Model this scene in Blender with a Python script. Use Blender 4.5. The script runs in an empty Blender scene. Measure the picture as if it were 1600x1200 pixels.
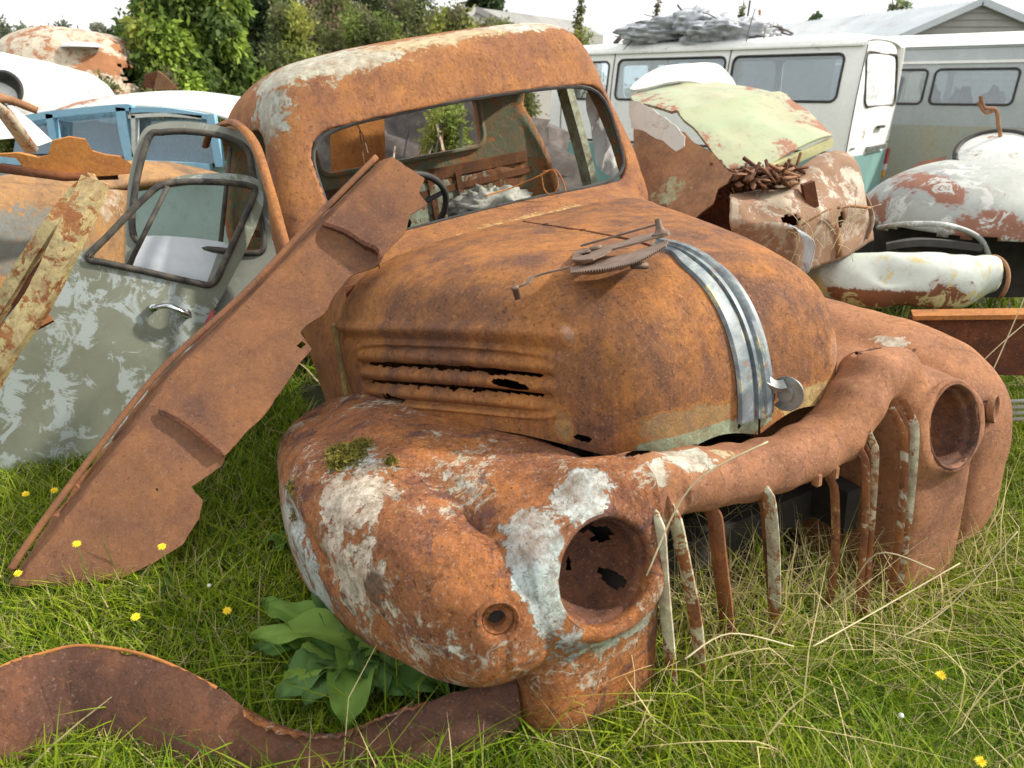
import bpy, bmesh, math, random
import numpy as np
from mathutils import Matrix, Vector
from mathutils.geometry import delaunay_2d_cdt
rnd = random.Random(7); NR = np.random.RandomState(5)
R = math.radians
scn = bpy.context.scene
# ---------------------------------------------------------------- camera
EYE = 1.12; PITCH = R(23.4); FPX = 1070.0
cam = bpy.data.cameras.new('camera'); camo = bpy.data.objects.new('camera', cam)
scn.collection.objects.link(camo); scn.camera = camo
cam.sensor_width = 36; cam.lens = 36 * FPX / 1600; cam.clip_start = .05; cam.clip_end = 3000
cam.dof.use_dof = True; cam.dof.focus_distance = 1.75; cam.dof.aperture_fstop = 5.0
camo.location = (0, 0, EYE); camo.rotation_euler = (math.pi / 2 - PITCH, 0, 0)
# ---------------------------------------------------------------- sky, sun, exposure
SUND = Vector((.80, .10, .62)).normalized()          # towards the sun
wd = bpy.data.worlds.new('World'); scn.world = wd; wd.use_nodes = True
nt = wd.node_tree; nt.nodes.clear()
wo = nt.nodes.new('ShaderNodeOutputWorld'); bg = nt.nodes.new('ShaderNodeBackground')
sky = nt.nodes.new('ShaderNodeTexSky'); sky.sky_type = 'NISHITA'; sky.sun_disc = False
sky.sun_elevation = math.asin(SUND.z); sky.sun_rotation = math.atan2(SUND.x, SUND.y)
sky.air_density = 1.0; sky.dust_density = 4.0
mixc = nt.nodes.new('ShaderNodeMixRGB'); mixc.inputs[0].default_value = .72
mixc.inputs[2].default_value = (10.4, 10.5, 10.4, 1)    # thin bright overcast veil over the blue
tc = nt.nodes.new('ShaderNodeTexCoord'); nz = nt.nodes.new('ShaderNodeTexNoise'); nz.inputs['Scale'].default_value = 2.2
nz.inputs['Detail'].default_value = 6
mr = nt.nodes.new('ShaderNodeMapRange'); mr.inputs[1].default_value = .35; mr.inputs[2].default_value = .6
mr.inputs[3].default_value = .75; mr.inputs[4].default_value = 1.0
nt.links.new(tc.outputs['Generated'], nz.inputs['Vector']); nt.links.new(nz.outputs['Fac'], mr.inputs[0])
nt.links.new(mr.outputs[0], mixc.inputs[0])
nt.links.new(sky.outputs[0], mixc.inputs[1]); nt.links.new(mixc.outputs[0], bg.inputs[0])
bg.inputs[1].default_value = .10; nt.links.new(bg.outputs[0], wo.inputs[0])
sl = bpy.data.lights.new('sun', 'SUN'); sl.energy = 4.2; sl.angle = R(2.5); sl.color = (1, .93, .82)
so = bpy.data.objects.new('sun', sl); scn.collection.objects.link(so)
so.rotation_euler = SUND.to_track_quat('Z', 'Y').to_euler(); so.location = SUND * 20
scn.view_settings.view_transform = 'Standard'; scn.view_settings.look = 'None'
scn.view_settings.exposure = .50; scn.view_settings.gamma = 1
scn.render.engine = 'CYCLES'
# ---------------------------------------------------------------- where a line of sight meets a plane
CW = np.array(Matrix.Translation((0, 0, EYE)) @ Matrix.Rotation(math.pi / 2 - PITCH, 4, 'X'))
def sight(u, v): return CW[:3, :3] @ np.array([(u - 800) / FPX, (600 - v) / FPX, -1.0])
def at(u, v, y=None, z=None):
    d = sight(u, v); o = CW[:3, 3]
    t = (y - o[1]) / d[1] if y is not None else (z - o[2]) / d[2]
    return o + t * d
def onpl(u, v, P, N):
    d = sight(u, v); o = CW[:3, 3]; N = np.array(N, float)
    return o + d * ((np.array(P) - o) @ N) / (d @ N)
# the truck's own frame: x forward, y to its left, z up, origin between the headlights
TM = np.array([[0.489, 0.87, -0.066, 0.611], [-0.868, 0.492, 0.062, 1.233], [0.086, 0.027, 0.996, 0.352], [0, 0, 0, 1.]])
TR = Matrix(TM.tolist())
TMI = np.linalg.inv(TM)
# ---------------------------------------------------------------- scene bookkeeping
def tag(o, label=None, cat=None, group=None, kind=None):
    if label: o['label'] = label
    if cat: o['category'] = cat
    if group: o['group'] = group
    if kind: o['kind'] = kind
    return o
def thing(name, label, cat, loc=(0, 0, 0), group=None, mat=None):
    o = bpy.data.objects.new(name, None); scn.collection.objects.link(o)
    o.empty_display_size = .1
    o.matrix_basis = mat if mat is not None else Matrix.Translation(loc)
    return tag(o, label, cat, group)
def wm(o):
    return (wm(o.parent) if o.parent else Matrix()) @ o.matrix_basis
def link_mesh(name, me, mat=None, parent=None, world=True):
    """vertices are given in world space (or in the parent's space if world is False)"""
    o = bpy.data.objects.new(name, me); scn.collection.objects.link(o)
    if mat is not None: me.materials.append(mat)
    if parent is not None:
        o.parent = parent
        if world:
            me.transform(wm(parent).inverted())
    return o
# ---------------------------------------------------------------- noise on arrays
_perm = NR.permutation(512)
_grad = NR.rand(512)
def vnoise(p, s=1.0, seed=0):
    p = np.asarray(p, float) * s + seed * 17.31
    i = np.floor(p).astype(int); f = p - i; f = f * f * (3 - 2 * f)
    def h(dx, dy, dz):
        a = _perm[(i[..., 0] + dx) & 511]; a = _perm[(a + i[..., 1] + dy) & 511]
        return _grad[(a + i[..., 2] + dz) & 511]
    x, y, z = f[..., 0], f[..., 1], f[..., 2]
    def L(a, b, t): return a + (b - a) * t
    return L(L(L(h(0,0,0), h(1,0,0), x), L(h(0,1,0), h(1,1,0), x), y),
             L(L(h(0,0,1), h(1,0,1), x), L(h(0,1,1), h(1,1,1), x), y), z) * 2 - 1
def fbm(p, s=1.0, seed=0, o=4):
    r = 0; a = 1; t = 0
    for k in range(o):
        r = r + a * vnoise(p, s * 2 ** k, seed + k); t += a; a *= .5
    return r / t
def smooth(a, b, x):
    t = np.clip((np.asarray(x, float) - a) / (b - a), 0, 1); return t * t * (3 - 2 * t)
# ---------------------------------------------------------------- mesh collector
class MB:
    def __init__(s): s.V = []; s.F = []; s.n = 0
    def add(s, V, F):
        V = np.asarray(V, float).reshape(-1, 3)
        s.V.append(V); s.F += [tuple(int(i) + s.n for i in f) for f in F]; s.n += len(V); return s
    def box(s, c, d, M=None, bev=0):
        x, y, z = [a / 2 for a in d]
        if bev:
            bm = bmesh.new(); bmesh.ops.create_cube(bm, size=1)
            bmesh.ops.scale(bm, vec=d, verts=bm.verts)
            bmesh.ops.bevel(bm, geom=bm.edges[:], offset=bev, segments=2, affect='EDGES')
            V = np.array([v.co[:] for v in bm.verts]); bm.verts.index_update()
            F = [[v.index for v in f.verts] for f in bm.faces]; bm.free()
        else:
            V = np.array([[i, j, k] for i in (-x, x) for j in (-y, y) for k in (-z, z)])
            F = [(0,1,3,2),(4,6,7,5),(0,4,5,1),(2,3,7,6),(0,2,6,4),(1,5,7,3)]
        if M is not None: V = V @ np.array(M)[:3, :3].T
        return s.add(V + np.array(c), F)
    def tube(s, pts, r, n=8, cap=True, flat=None, up=(0, 0, 1)):
        P = np.asarray(pts, float); m = len(P)
        r = np.broadcast_to(np.asarray(r, float), (m,))
        T = np.gradient(P, axis=0); T /= np.linalg.norm(T, axis=1)[:, None] + 1e-12
        u = np.array(up, float)
        if abs(T[0] @ u) > .95: u = np.array([1., 0, 0])
        V = []
        A = u - T[0] * (u @ T[0]); A /= np.linalg.norm(A)
        for k in range(m):
            A = A - T[k] * (A @ T[k]); A /= np.linalg.norm(A); B = np.cross(T[k], A)
            for j in range(n):
                a = 2 * math.pi * j / n
                V.append(P[k] + r[k] * (math.cos(a) * A * (flat or 1) + math.sin(a) * B))
        F = [(k*n+j, k*n+(j+1)%n, (k+1)*n+(j+1)%n, (k+1)*n+j) for k in range(m-1) for j in range(n)]
        if cap: F += [tuple(range(n))[::-1], tuple((m-1)*n+j for j in range(n))]
        return s.add(V, F)
    def bar(s, pts, w, h, up=(0, 0, 1)):
        """rectangular section swept along points"""
        P = np.asarray(pts, float); T = np.gradient(P, axis=0); T /= np.linalg.norm(T, axis=1)[:, None]
        V = []
        for p, t in zip(P, T):
            B = np.cross(t, up); B /= np.linalg.norm(B); A = np.cross(B, t)
            for a, b in ((-1,-1),(1,-1),(1,1),(-1,1)): V.append(p + B*a*w/2 + A*b*h/2)
        m = len(P)
        F = [(k*4+j, k*4+(j+1)%4, (k+1)*4+(j+1)%4, (k+1)*4+j) for k in range(m-1) for j in range(4)]
        return s.add(V, F + [(3,2,1,0), tuple((m-1)*4+j for j in range(4))])
    def lathe(s, prof, c, ax, n=32, ref=None, a0=0, a1=2*math.pi):
        ax = np.array(ax, float); ax /= np.linalg.norm(ax)
        u = np.array(ref if ref is not None else ((0,0,1) if abs(ax[2]) < .9 else (1,0,0)), float)
        u -= ax * (u @ ax); u /= np.linalg.norm(u); w = np.cross(ax, u)
        full = abs(a1 - a0 - 2*math.pi) < 1e-6; N = n if full else n + 1
        V = [np.array(c) + ax*h + r*(math.cos(a0+(a1-a0)*j/n)*u + math.sin(a0+(a1-a0)*j/n)*w) for r, h in prof for j in range(N)]
        F = [(k*N+j, k*N+(j+1)%N, (k+1)*N+(j+1)%N, (k+1)*N+j) for k in range(len(prof)-1) for j in range(n)]
        return s.add(V, F)
    def arr(s): return np.concatenate(s.V), s.F
    def build(s, name, mat=None, parent=None, sm=True, paint=None, world=True, bevel=0, ang=None):
        V, F = s.arr(); return mk(name, V, F, mat, parent, sm, paint, world, bevel, ang)
def mk(name, V, F, mat=None, parent=None, sm=True, paint=None, world=True, bevel=0, ang=None, heat=None):
    me = bpy.data.meshes.new(name)
    V = np.asarray(V, np.float32); n = len(V)
    if isinstance(F, np.ndarray) and F.ndim == 2:
        k = F.shape[1]; m = len(F)
        me.vertices.add(n); me.vertices.foreach_set('co', V.ravel())
        me.loops.add(m * k); me.loops.foreach_set('vertex_index', F.astype(np.int32).ravel())
        me.polygons.add(m); me.polygons.foreach_set('loop_start', np.arange(0, m * k, k, dtype=np.int32))
        me.update(calc_edges=True)
    else:
        me.from_pydata(V.tolist(), [], [tuple(map(int, f)) for f in F])
    if paint is None: paint = np.zeros((n, 4))
    if True:
        a = me.color_attributes.new('paint', 'FLOAT_COLOR', 'POINT')
        c = paint(V.astype(float)) if callable(paint) else paint
        a.data.foreach_set('color', np.asarray(c, np.float32).ravel())
    if heat is not None:
        a = me.attributes.new('heat', 'FLOAT', 'POINT'); a.data.foreach_set('value', np.asarray(heat, np.float32).ravel())
    if sm: me.polygons.foreach_set('use_smooth', np.ones(len(me.polygons), bool))
    o = link_mesh(name, me, mat, parent, world)
    if sm and ang: me.set_sharp_from_angle(angle=R(ang))
    if bevel:
        b = o.modifiers.new('bevel', 'BEVEL'); b.width = bevel; b.segments = 2; b.limit_method = 'ANGLE'
    return o
def spots(lst, base=(0, 0, 0, 0)):
    """old paint left on a surface: list of (centre, radius or radii, colour, strength)"""
    def f(V):
        out = np.tile(np.array(base, float), (len(V), 1))
        for c, r, col, st in lst:
            d = np.linalg.norm((V - np.array(c)) / np.array(r), axis=1)
            m = np.clip(1.35 - d, 0, 1) * st
            w = m > out[:, 3]
            out[w, :3] = col; out[:, 3] = np.maximum(out[:, 3], m)
        return out
    return f
def wspots(lst, base=(0, 0, 0, 0)): return spots(lst, base)
# sheet metal: give an open surface a thickness
def normals(V, F):
    V = np.asarray(V, float); N = np.zeros_like(V)
    if not isinstance(F, np.ndarray):
        for f in F:
            a = np.cross(V[f[1]] - V[f[0]], V[f[-1]] - V[f[0]])
            for i in f: N[i] += a
    else:
        a = np.cross(V[F[:, 1]] - V[F[:, 0]], V[F[:, -1]] - V[F[:, 0]])
        for k in range(F.shape[1]): np.add.at(N, F[:, k], a)
    return N / (np.linalg.norm(N, axis=1)[:, None] + 1e-12)
def thicken(V, F, t):
    V = np.asarray(V, float); F = [tuple(f) for f in F]
    N = normals(V, F); n = len(V)
    E = {}
    for f in F:
        for a, b in zip(f, f[1:] + f[:1]): E[(a, b)] = 1
    side = [(b, a, a + n, b + n) for (a, b) in E if (b, a) not in E]
    return np.vstack([V, V - N * t]), F + [tuple(i + n for i in f[::-1]) for f in F] + side
def inpoly(P, poly):
    P = np.asarray(P); x, y = P[:, 0], P[:, 1]; c = np.zeros(len(P), bool); poly = np.asarray(poly)
    for (x1, y1), (x2, y2) in zip(poly, np.roll(poly, -1, 0)):
        w = (y1 > y) != (y2 > y)
        c ^= w & (x < (x2 - x1) * (y - y1) / (y2 - y1 + 1e-15) + x1)
    return c
def dens(poly, res, jag=0, closed=True, seed=0):
    out = []; poly = [np.array(p, float) for p in poly]
    m = len(poly)
    for i in range(m if closed else m - 1):
        a, b = poly[i], poly[(i+1) % m]; L = np.linalg.norm(b - a); k = max(1, int(L / res))
        nrm = np.array([-(b-a)[1], (b-a)[0]]) / (L + 1e-9)
        for j in range(k):
            q = a + (b - a) * j / k
            if jag: q = q + nrm * jag * fbm(np.array([q[0], q[1], seed]), .35 / res, 3, 2) * 1.6
            out.append(q)
    return out
def curve(pts, n=8, closed=False):
    """Catmull-Rom through points"""
    P = [np.array(p, float) for p in pts]; m = len(P); out = []
    for i in range(m if closed else m - 1):
        g = lambda k: P[k % m] if closed else P[min(max(k, 0), m - 1)]
        a, b, c, d = g(i-1), g(i), g(i+1), g(i+2)
        for j in range(n):
            t = j / n
            out.append(.5 * ((2*b) + (-a+c)*t + (2*a-5*b+4*c-d)*t*t + (-a+3*b-3*c+d)*t**3))
    if not closed: out.append(P[-1])
    return np.array(out)
def sheet2d(outline, holes=(), res=.02, jag=0, jagh=0):
    o = dens(outline, res, jag); hs = [dens(h, res * .6, jagh, seed=5+i) for i, h in enumerate(holes)]
    A = np.array(o); lo, hi = A.min(0), A.max(0)
    V = [Vector(p) for p in o]; E = [(i, (i+1) % len(o)) for i in range(len(o))]
    for h in hs:
        k = len(V); V += [Vector(p) for p in h]; E += [(k+i, k+(i+1) % len(h)) for i in range(len(h))]
    gx, gy = np.meshgrid(np.arange(lo[0], hi[0], res), np.arange(lo[1], hi[1], res * .87))
    gx = gx + (np.arange(gx.shape[0]) % 2)[:, None] * res / 2
    G = np.c_[gx.ravel(), gy.ravel()]; G = G[inpoly(G, A)]
    for h in hs: G = G[~inpoly(G, h)]
    B = np.array([v[:] for v in V])
    if len(G):
        keep = np.array([np.min(np.abs(B - g).sum(1)) > res * .55 for g in G]); G = G[keep]
    V += [Vector(p) for p in G]
    r = delaunay_2d_cdt(V, E, [], 0, 1e-7)
    P = np.array([v[:] for v in r[0]]); T = np.array([f[:] for f in r[2] if len(f) == 3])
    C = P[T].mean(1); k = inpoly(C, A)
    for h in hs: k &= ~inpoly(C, h)
    T = T[k]
    used = np.unique(T); mp = -np.ones(len(P), int); mp[used] = np.arange(len(used))
    return P[used], mp[T]
def sheet(name, outline, fmap, mat, parent=None, holes=(), res=.02, jag=0, jagh=0, t=.004, paint=None, ang=40):
    P, T = sheet2d(outline, holes, res, jag, jagh)
    V = fmap(P)
    V, F = thicken(V, T.tolist(), t)
    return mk(name, V, F, mat, parent, True, paint, ang=ang)
def frame(P0, P1, P2):
    """plane frame: origin P0, x axis to P1, y axis towards P2, normal"""
    P0, P1, P2 = map(lambda p: np.array(p, float), (P0, P1, P2))
    X = P1 - P0; X /= np.linalg.norm(X); N = np.cross(X, P2 - P0); N /= np.linalg.norm(N); Y = np.cross(N, X)
    return P0, X, Y, N
class Plane:
    def __init__(s, P0, P1, P2): s.O, s.X, s.Y, s.N = frame(P0, P1, P2)
    def px(s, pts): return [np.array([(onpl(u, v, s.O, s.N) - s.O) @ s.X, (onpl(u, v, s.O, s.N) - s.O) @ s.Y]) for u, v in pts]
    def map(s, disp=None):
        def f(P):
            V = s.O + P[:, :1] * s.X + P[:, 1:2] * s.Y
            if disp is not None: V = V + disp(P[:, 0], P[:, 1])[:, None] * s.N
            return V
        return f
    def p3(s, u, v, d=0): return onpl(u, v, s.O, s.N) + d * s.N
def gridsurf(P, closed=False):
    """(m,n,3) array -> quads"""
    m, n = P.shape[:2]; I = np.arange(m*n).reshape(m, n)
    a, b, c, d = I[:-1, :-1], I[1:, :-1], I[1:, 1:], I[:-1, 1:]
    return P.reshape(-1, 3), np.stack([a, b, c, d], -1).reshape(-1, 4)
# ---------------------------------------------------------------- implicit surfaces, meshed with surface nets
def smin(a, b, k):
    h = np.clip(.5 + .5 * (b - a) / k, 0, 1); return b + (a - b) * h - k * h * (1 - h)
def smax(a, b, k): return -smin(-a, -b, k)
def sup(x, y, z, c, r, e=2.0):
    X, Y, Z = np.abs(x - c[0]) / r[0] + 1e-6, np.abs(y - c[1]) / r[1] + 1e-6, np.abs(z - c[2]) / r[2] + 1e-6
    g = (X**e + Y**e + Z**e) ** (1 / e)
    gr = g ** (1 - e) * np.sqrt((X**(e-1)/r[0])**2 + (Y**(e-1)/r[1])**2 + (Z**(e-1)/r[2])**2)
    return (g - 1) / (gr + 1e-6)
def caps(x, y, z, a, b, ra, rb):
    a = np.array(a, float); b = np.array(b, float); d = b - a; L = d @ d
    t = np.clip(((x-a[0])*d[0] + (y-a[1])*d[1] + (z-a[2])*d[2]) / L, 0, 1)
    return np.sqrt((x-a[0]-t*d[0])**2 + (y-a[1]-t*d[1])**2 + (z-a[2]-t*d[2])**2) - (ra + (rb-ra)*t)
def rbox2(a, b, ca, cb, ha, hb, r):
    qa = np.abs(a - ca) - ha + r; qb = np.abs(b - cb) - hb + r
    return np.minimum(np.maximum(qa, qb), 0) + np.sqrt(np.maximum(qa, 0)**2 + np.maximum(qb, 0)**2) - r
def nets(f, lo, hi, h):
    ax = [np.arange(lo[i], hi[i] + h, h) for i in range(3)]
    X, Y, Z = np.meshgrid(*ax, indexing='ij', sparse=True)
    D = np.broadcast_to(f(X, Y, Z), tuple(len(a) for a in ax)).astype(np.float32)
    S = D < 0
    c = lambda dx, dy, dz, A: A[dx:A.shape[0]-1+dx, dy:A.shape[1]-1+dy, dz:A.shape[2]-1+dz]
    cnt = sum(c(i, j, k, S).astype(np.int8) for i in (0,1) for j in (0,1) for k in (0,1))
    act = (cnt > 0) & (cnt < 8); idx = -np.ones(act.shape, int); A = np.argwhere(act); idx[act] = np.arange(len(A))
    acc = np.zeros((len(A), 3)); num = np.zeros(len(A))
    cs = [(i, j, k) for i in (0,1) for j in (0,1) for k in (0,1)]
    for p in cs:
        for axn in range(3):
            if p[axn]: continue
            q = list(p); q[axn] = 1
            a = D[A[:,0]+p[0], A[:,1]+p[1], A[:,2]+p[2]]; b = D[A[:,0]+q[0], A[:,1]+q[1], A[:,2]+q[2]]
            w = (a < 0) != (b < 0); t = np.where(w, a / np.where(w, a - b, 1), 0)
            P = np.array(p, float)[None].repeat(len(A), 0); P[:, axn] += t
            acc[w] += P[w]; num[w] += 1
    V = (A + acc / num[:, None]) * h + np.array(lo)
    F = []
    for axn in range(3):
        sl0 = [slice(None)]*3; sl1 = [slice(None)]*3; sl0[axn] = slice(0, -1); sl1[axn] = slice(1, None)
        a, b = S[tuple(sl0)], S[tuple(sl1)]; W = np.argwhere(a != b)
        o1, o2 = (axn + 1) % 3, (axn + 2) % 3
        W = W[(W[:, o1] > 0) & (W[:, o2] > 0) & (W[:, o1] < D.shape[o1]-1) & (W[:, o2] < D.shape[o2]-1)]
        def g(d1, d2):
            Q = W.copy(); Q[:, o1] -= d1; Q[:, o2] -= d2; return idx[Q[:,0], Q[:,1], Q[:,2]]
        q = np.stack([g(1,1), g(0,1), g(0,0), g(1,0)], -1)
        fl = ~S[W[:,0], W[:,1], W[:,2]]; q[fl] = q[fl][:, ::-1]; F.append(q)
    F = np.concatenate(F)
    for it in range(2):      # pull on to the true surface
        e = h * .3; x, y, z = V.T; d0 = f(x, y, z)
        G = np.stack([(f(x+e, y, z) - d0), (f(x, y+e, z) - d0), (f(x, y, z+e) - d0)], -1) / e
        st = -(d0 / np.maximum((G*G).sum(1), .3))[:, None] * G
        V = V + np.clip(st, -h*.5, h*.5)
    return V, F
def subset(V, F, mask):
    F = F[mask]; u = np.unique(F); mp = np.zeros(len(V), int); mp[u] = np.arange(len(u)); return V[u], mp[F]
def t2w(V): V = np.asarray(V, float); return V @ TM[:3, :3].T + TM[:3, 3]
# ---------------------------------------------------------------- materials
MATS = {}
def new_mat(name):
    m = bpy.data.materials.new(name); m.use_nodes = True; t = m.node_tree; t.nodes.clear()
    o = t.nodes.new('ShaderNodeOutputMaterial'); b = t.nodes.new('ShaderNodeBsdfPrincipled')
    t.links.new(b.outputs[0], o.inputs[0]); return m, t, b, o
class NB:
    """small node builder"""
    def __init__(s, t): s.t = t
    def n(s, ty, ins=None, **kw):
        x = s.t.nodes.new('ShaderNode' + ty)
        for k, v in kw.items(): setattr(x, k, v)
        for k, v in (ins or {}).items():
            if hasattr(v, 'links') or isinstance(v, bpy.types.NodeSocket): s.t.links.new(v, x.inputs[k])
            else: x.inputs[k].default_value = v
        return x
    def noise(s, vec, sc, det=6, rough=.6, dist=0):
        x = s.n('TexNoise', {'Scale': sc, 'Detail': det, 'Roughness': rough, 'Distortion': dist}); s.t.links.new(vec, x.inputs['Vector']); return x.outputs['Fac']
    def ramp(s, f, stops):
        x = s.n('ValToRGB'); s.t.links.new(f, x.inputs[0]); e = x.color_ramp.elements
        while len(e) < len(stops): e.new(.5)
        for a, (p, c) in zip(e, stops): a.position = p; a.color = (*c, 1)
        return x.outputs[0]
    def rng(s, f, a, b, c=0, d=1):
        x = s.n('MapRange', {1: a, 2: b, 3: c, 4: d}); s.t.links.new(f, x.inputs[0]); return x.outputs[0]
    def mix(s, f, a, b, bt='MIX'):
        x = s.n('MixRGB', blend_type=bt)
        for i, v in enumerate((f, a, b)):
            if isinstance(v, bpy.types.NodeSocket): s.t.links.new(v, x.inputs[i])
            else: x.inputs[i].default_value = v if i == 0 else (*v, 1)
        return x.outputs[0]
    def math(s, op, a, b=None):
        x = s.n('Math', operation=op)
        for i, v in enumerate((a, b)):
            if v is None: continue
            if isinstance(v, bpy.types.NodeSocket): s.t.links.new(v, x.inputs[i])
            else: x.inputs[i].default_value = v
        return x.outputs[0]
def rusty(name, dark=(.055,.024,.016), mid=(.165,.062,.030), hot=(.36,.115,.028), pale=(.30,.17,.105),
          speck=.5, scale=1.0, paintk=.55, bump=.5, rough=.82, streak=0.0, paint_rough=.5, hotness=.0, dirt=(.16,.13,.08), pn=1.0, lichen=0, contrast=1.0, flake=.55):
    g_ = lambda c: (c[0], c[1]*1.04, c[2]*1.02); dark, mid, hot = g_(dark), g_(mid), g_(hot)
    m, t, b, o = new_mat(name); B = NB(t)
    co = B.n('TexCoord').outputs['Object']
    big = B.noise(co, 2.6*scale, 5, .6, .3); med = B.noise(co, 9*scale, 8, .68, .4); fine = B.noise(co, 70, 6, .7); vf = B.noise(co, 260, 3, .7)
    s1 = B.math('ADD', B.math('MULTIPLY', big, .55), B.math('MULTIPLY', med, .45))
    s1 = B.math('ADD', B.math('MULTIPLY', B.math('SUBTRACT', s1, .5), contrast), .5 + hotness)
    s1 = B.math('ADD', s1, B.math('MULTIPLY', B.n('Attribute', attribute_name='heat').outputs['Fac'], .34))
    col = B.ramp(s1, [(.34, dark), (.46, mid), (.55, tuple(.5*(a+c) for a, c in zip(mid, hot))), (.66, hot), (.8, pale)])
    fl = B.rng(B.noise(co, 7*scale, 10, .78, .35), .505, .545); fl2 = B.rng(B.noise(co, 21*scale, 9, .80, .3), .53, .57)
    col = B.mix(B.math('MULTIPLY', fl, flake), col, B.mix(.55, col, dark)); col = B.mix(B.math('MULTIPLY', fl2, flake*.7), col, B.mix(.5, col, hot))
    col = B.mix(B.rng(fine, .46, .62, 0, speck), col, B.mix(.38, col, (.06,.026,.020)), 'MIX')
    sp1 = B.noise(co, 150, 3, .6); sp2 = B.noise(co, 95, 4, .7, .5)
    col = B.mix(B.rng(sp1, .60, .66, 0, .8*speck), col, pale)
    col = B.mix(B.rng(sp2, .62, .67, 0, .9*speck), col, (.035,.018,.014))
    col = B.mix(B.rng(vf, .52, .70, 0, .5*speck), col, hot)
    if streak:
        mp = B.n('Mapping', {'Scale': (14, 14, 1.6)}); t.links.new(co, mp.inputs[0])
        st = B.noise(mp.outputs[0], 1.0, 5, .6)
        col = B.mix(B.rng(st, .45, .72, 0, streak), col, hot)
        mp2 = B.n('Mapping', {'Scale': (120, 120, 10), 'Location': (3, 1, 0)}); t.links.new(co, mp2.inputs[0])
        st2 = B.noise(mp2.outputs[0], 1.0, 3, .6)
        col = B.mix(B.rng(st2, .5, .7, 0, streak*.8), col, dark)
    # old paint where the surface still carries it
    at_ = B.n('Attribute', attribute_name='paint'); pa = at_.outputs['Alpha']; pc = at_.outputs['Color']
    n1 = B.noise(co, 16*pn, 9, .72, .6); n2 = B.noise(co, 55*pn, 5, .7, .3)
    nn = B.math('ADD', B.math('MULTIPLY', B.math('SUBTRACT', n1, .5), 2.2*paintk), B.math('MULTIPLY', B.math('SUBTRACT', n2, .5), .9*paintk))
    k = B.math('ADD', pa, nn)
    thr = B.rng(k, .47, .53)
    edge = B.rng(k, .33, .50)
    col = B.mix(B.math('MULTIPLY', edge, B.rng(pa, .02, .12)), col, tuple(x*.75+.02 for x in hot))
    pcol = B.mix(B.rng(B.noise(co, 34, 7, .72, .4), .42, .66, 0, .75), pc, dirt)
    pcol = B.mix(B.rng(B.noise(co, 12, 8, .72, .5), .46, .64, 0, .6), pcol, tuple(.5*(a+.1) for a in hot))
    thr = B.math('MULTIPLY', thr, B.rng(pa, .02, .1))
    if lichen:
        l1 = B.rng(B.math('ADD', B.noise(co, 34, 10, .8, 1.2), B.math('MULTIPLY', B.noise(co, 4, 4), .8)), .97, 1.03, 0, lichen)
        col = B.mix(l1, col, B.mix(B.noise(co, 60, 4), (.42,.34,.22), (.50,.50,.44)))
        l2 = B.rng(B.math('ADD', B.noise(co, 11, 8, .72, .8), B.math('MULTIPLY', B.noise(co, 3.3, 3), .4)), .74, .79, 0, .8*lichen)
        col = B.mix(l2, col, (.095,.048,.046))
    col = B.mix(thr, col, pcol)
    t.links.new(col, b.inputs['Base Color'])
    r = B.n('MapRange', {0: 0, 1: 0, 2: 1, 3: rough, 4: paint_rough}); t.links.new(thr, r.inputs[0]); t.links.new(r.outputs[0], b.inputs['Roughness'])
    b.inputs['Specular IOR Level'].default_value = .2
    hgt = B.math('ADD', B.math('MULTIPLY', fine, .5), B.math('MULTIPLY', B.math('ADD', med, B.math('MULTIPLY', thr, .35)), 1.0))
    hgt = B.math('ADD', hgt, B.math('MULTIPLY', vf, .22))
    hgt = B.math('ADD', hgt, B.math('MULTIPLY', B.math('SUBTRACT', fl2, fl), .14)); hgt = B.math('SUBTRACT', hgt, B.rng(sp2, .60, .68, 0, .5))
    bp = B.n('Bump', {'Strength': bump, 'Distance': .006}); t.links.new(hgt, bp.inputs['Height']); t.links.new(bp.outputs[0], b.inputs['Normal'])
    MATS[name] = m; return m
def painted(name, base, var=None, rust=.25, rough=.45, bump=.15, scale=1.0, rustc=((.10,.035,.02), (.28,.10,.035)), chip=None, spec=.5, grime=.25, chipth=.80):
    """weathered paint over metal: fades, rust breaking through, grime"""
    m, t, b, o = new_mat(name); B = NB(t); co = B.n('TexCoord').outputs['Object']
    var = var or tuple(x*.75 for x in base)
    c = B.mix(B.rng(B.noise(co, 2.5*scale, 6, .65, .4), .35, .65), base, var)
    c = B.mix(B.rng(B.noise(co, 22*scale, 6, .7), .5, .75, 0, grime), c, (.10,.09,.06))
    att = B.n('Attribute', attribute_name='paint'); pa = att.outputs['Alpha']
    n1 = B.noise(co, 7*scale, 10, .75, .5); k = B.math('ADD', n1, B.math('MULTIPLY', B.noise(co, 40, 4, .7), .25))
    k = B.math('ADD', k, B.math('MULTIPLY', pa, .5))
    th = .96 - rust * .5
    rm = B.rng(k, th, th + .025); rc = B.mix(B.noise(co, 18, 5), rustc[0], rustc[1])
    halo = B.rng(k, th - .07, th + .01, 0, .55)
    c = B.mix(halo, c, tuple(.5*a + .12 for a in rustc[1])); c = B.mix(rm, c, rc)
    if chip:
        kc = B.rng(B.math('ADD', B.noise(co, 11*scale, 9, .75, .8), B.math('MULTIPLY', B.noise(co, 3*scale, 3), .5)), chipth, chipth + .03, 0, 1)
        c = B.mix(kc, c, chip)
    t.links.new(c, b.inputs['Base Color'])
    rr = B.rng(rm, 0, 1, rough, .85); t.links.new(rr, b.inputs['Roughness']); b.inputs['Specular IOR Level'].default_value = spec
    bp = B.n('Bump', {'Strength': bump, 'Distance': .01}); t.links.new(B.math('ADD', n1, B.math('MULTIPLY', rm, .4)), bp.inputs['Height']); t.links.new(bp.outputs[0], b.inputs['Normal'])
    MATS[name] = m; return m
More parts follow.
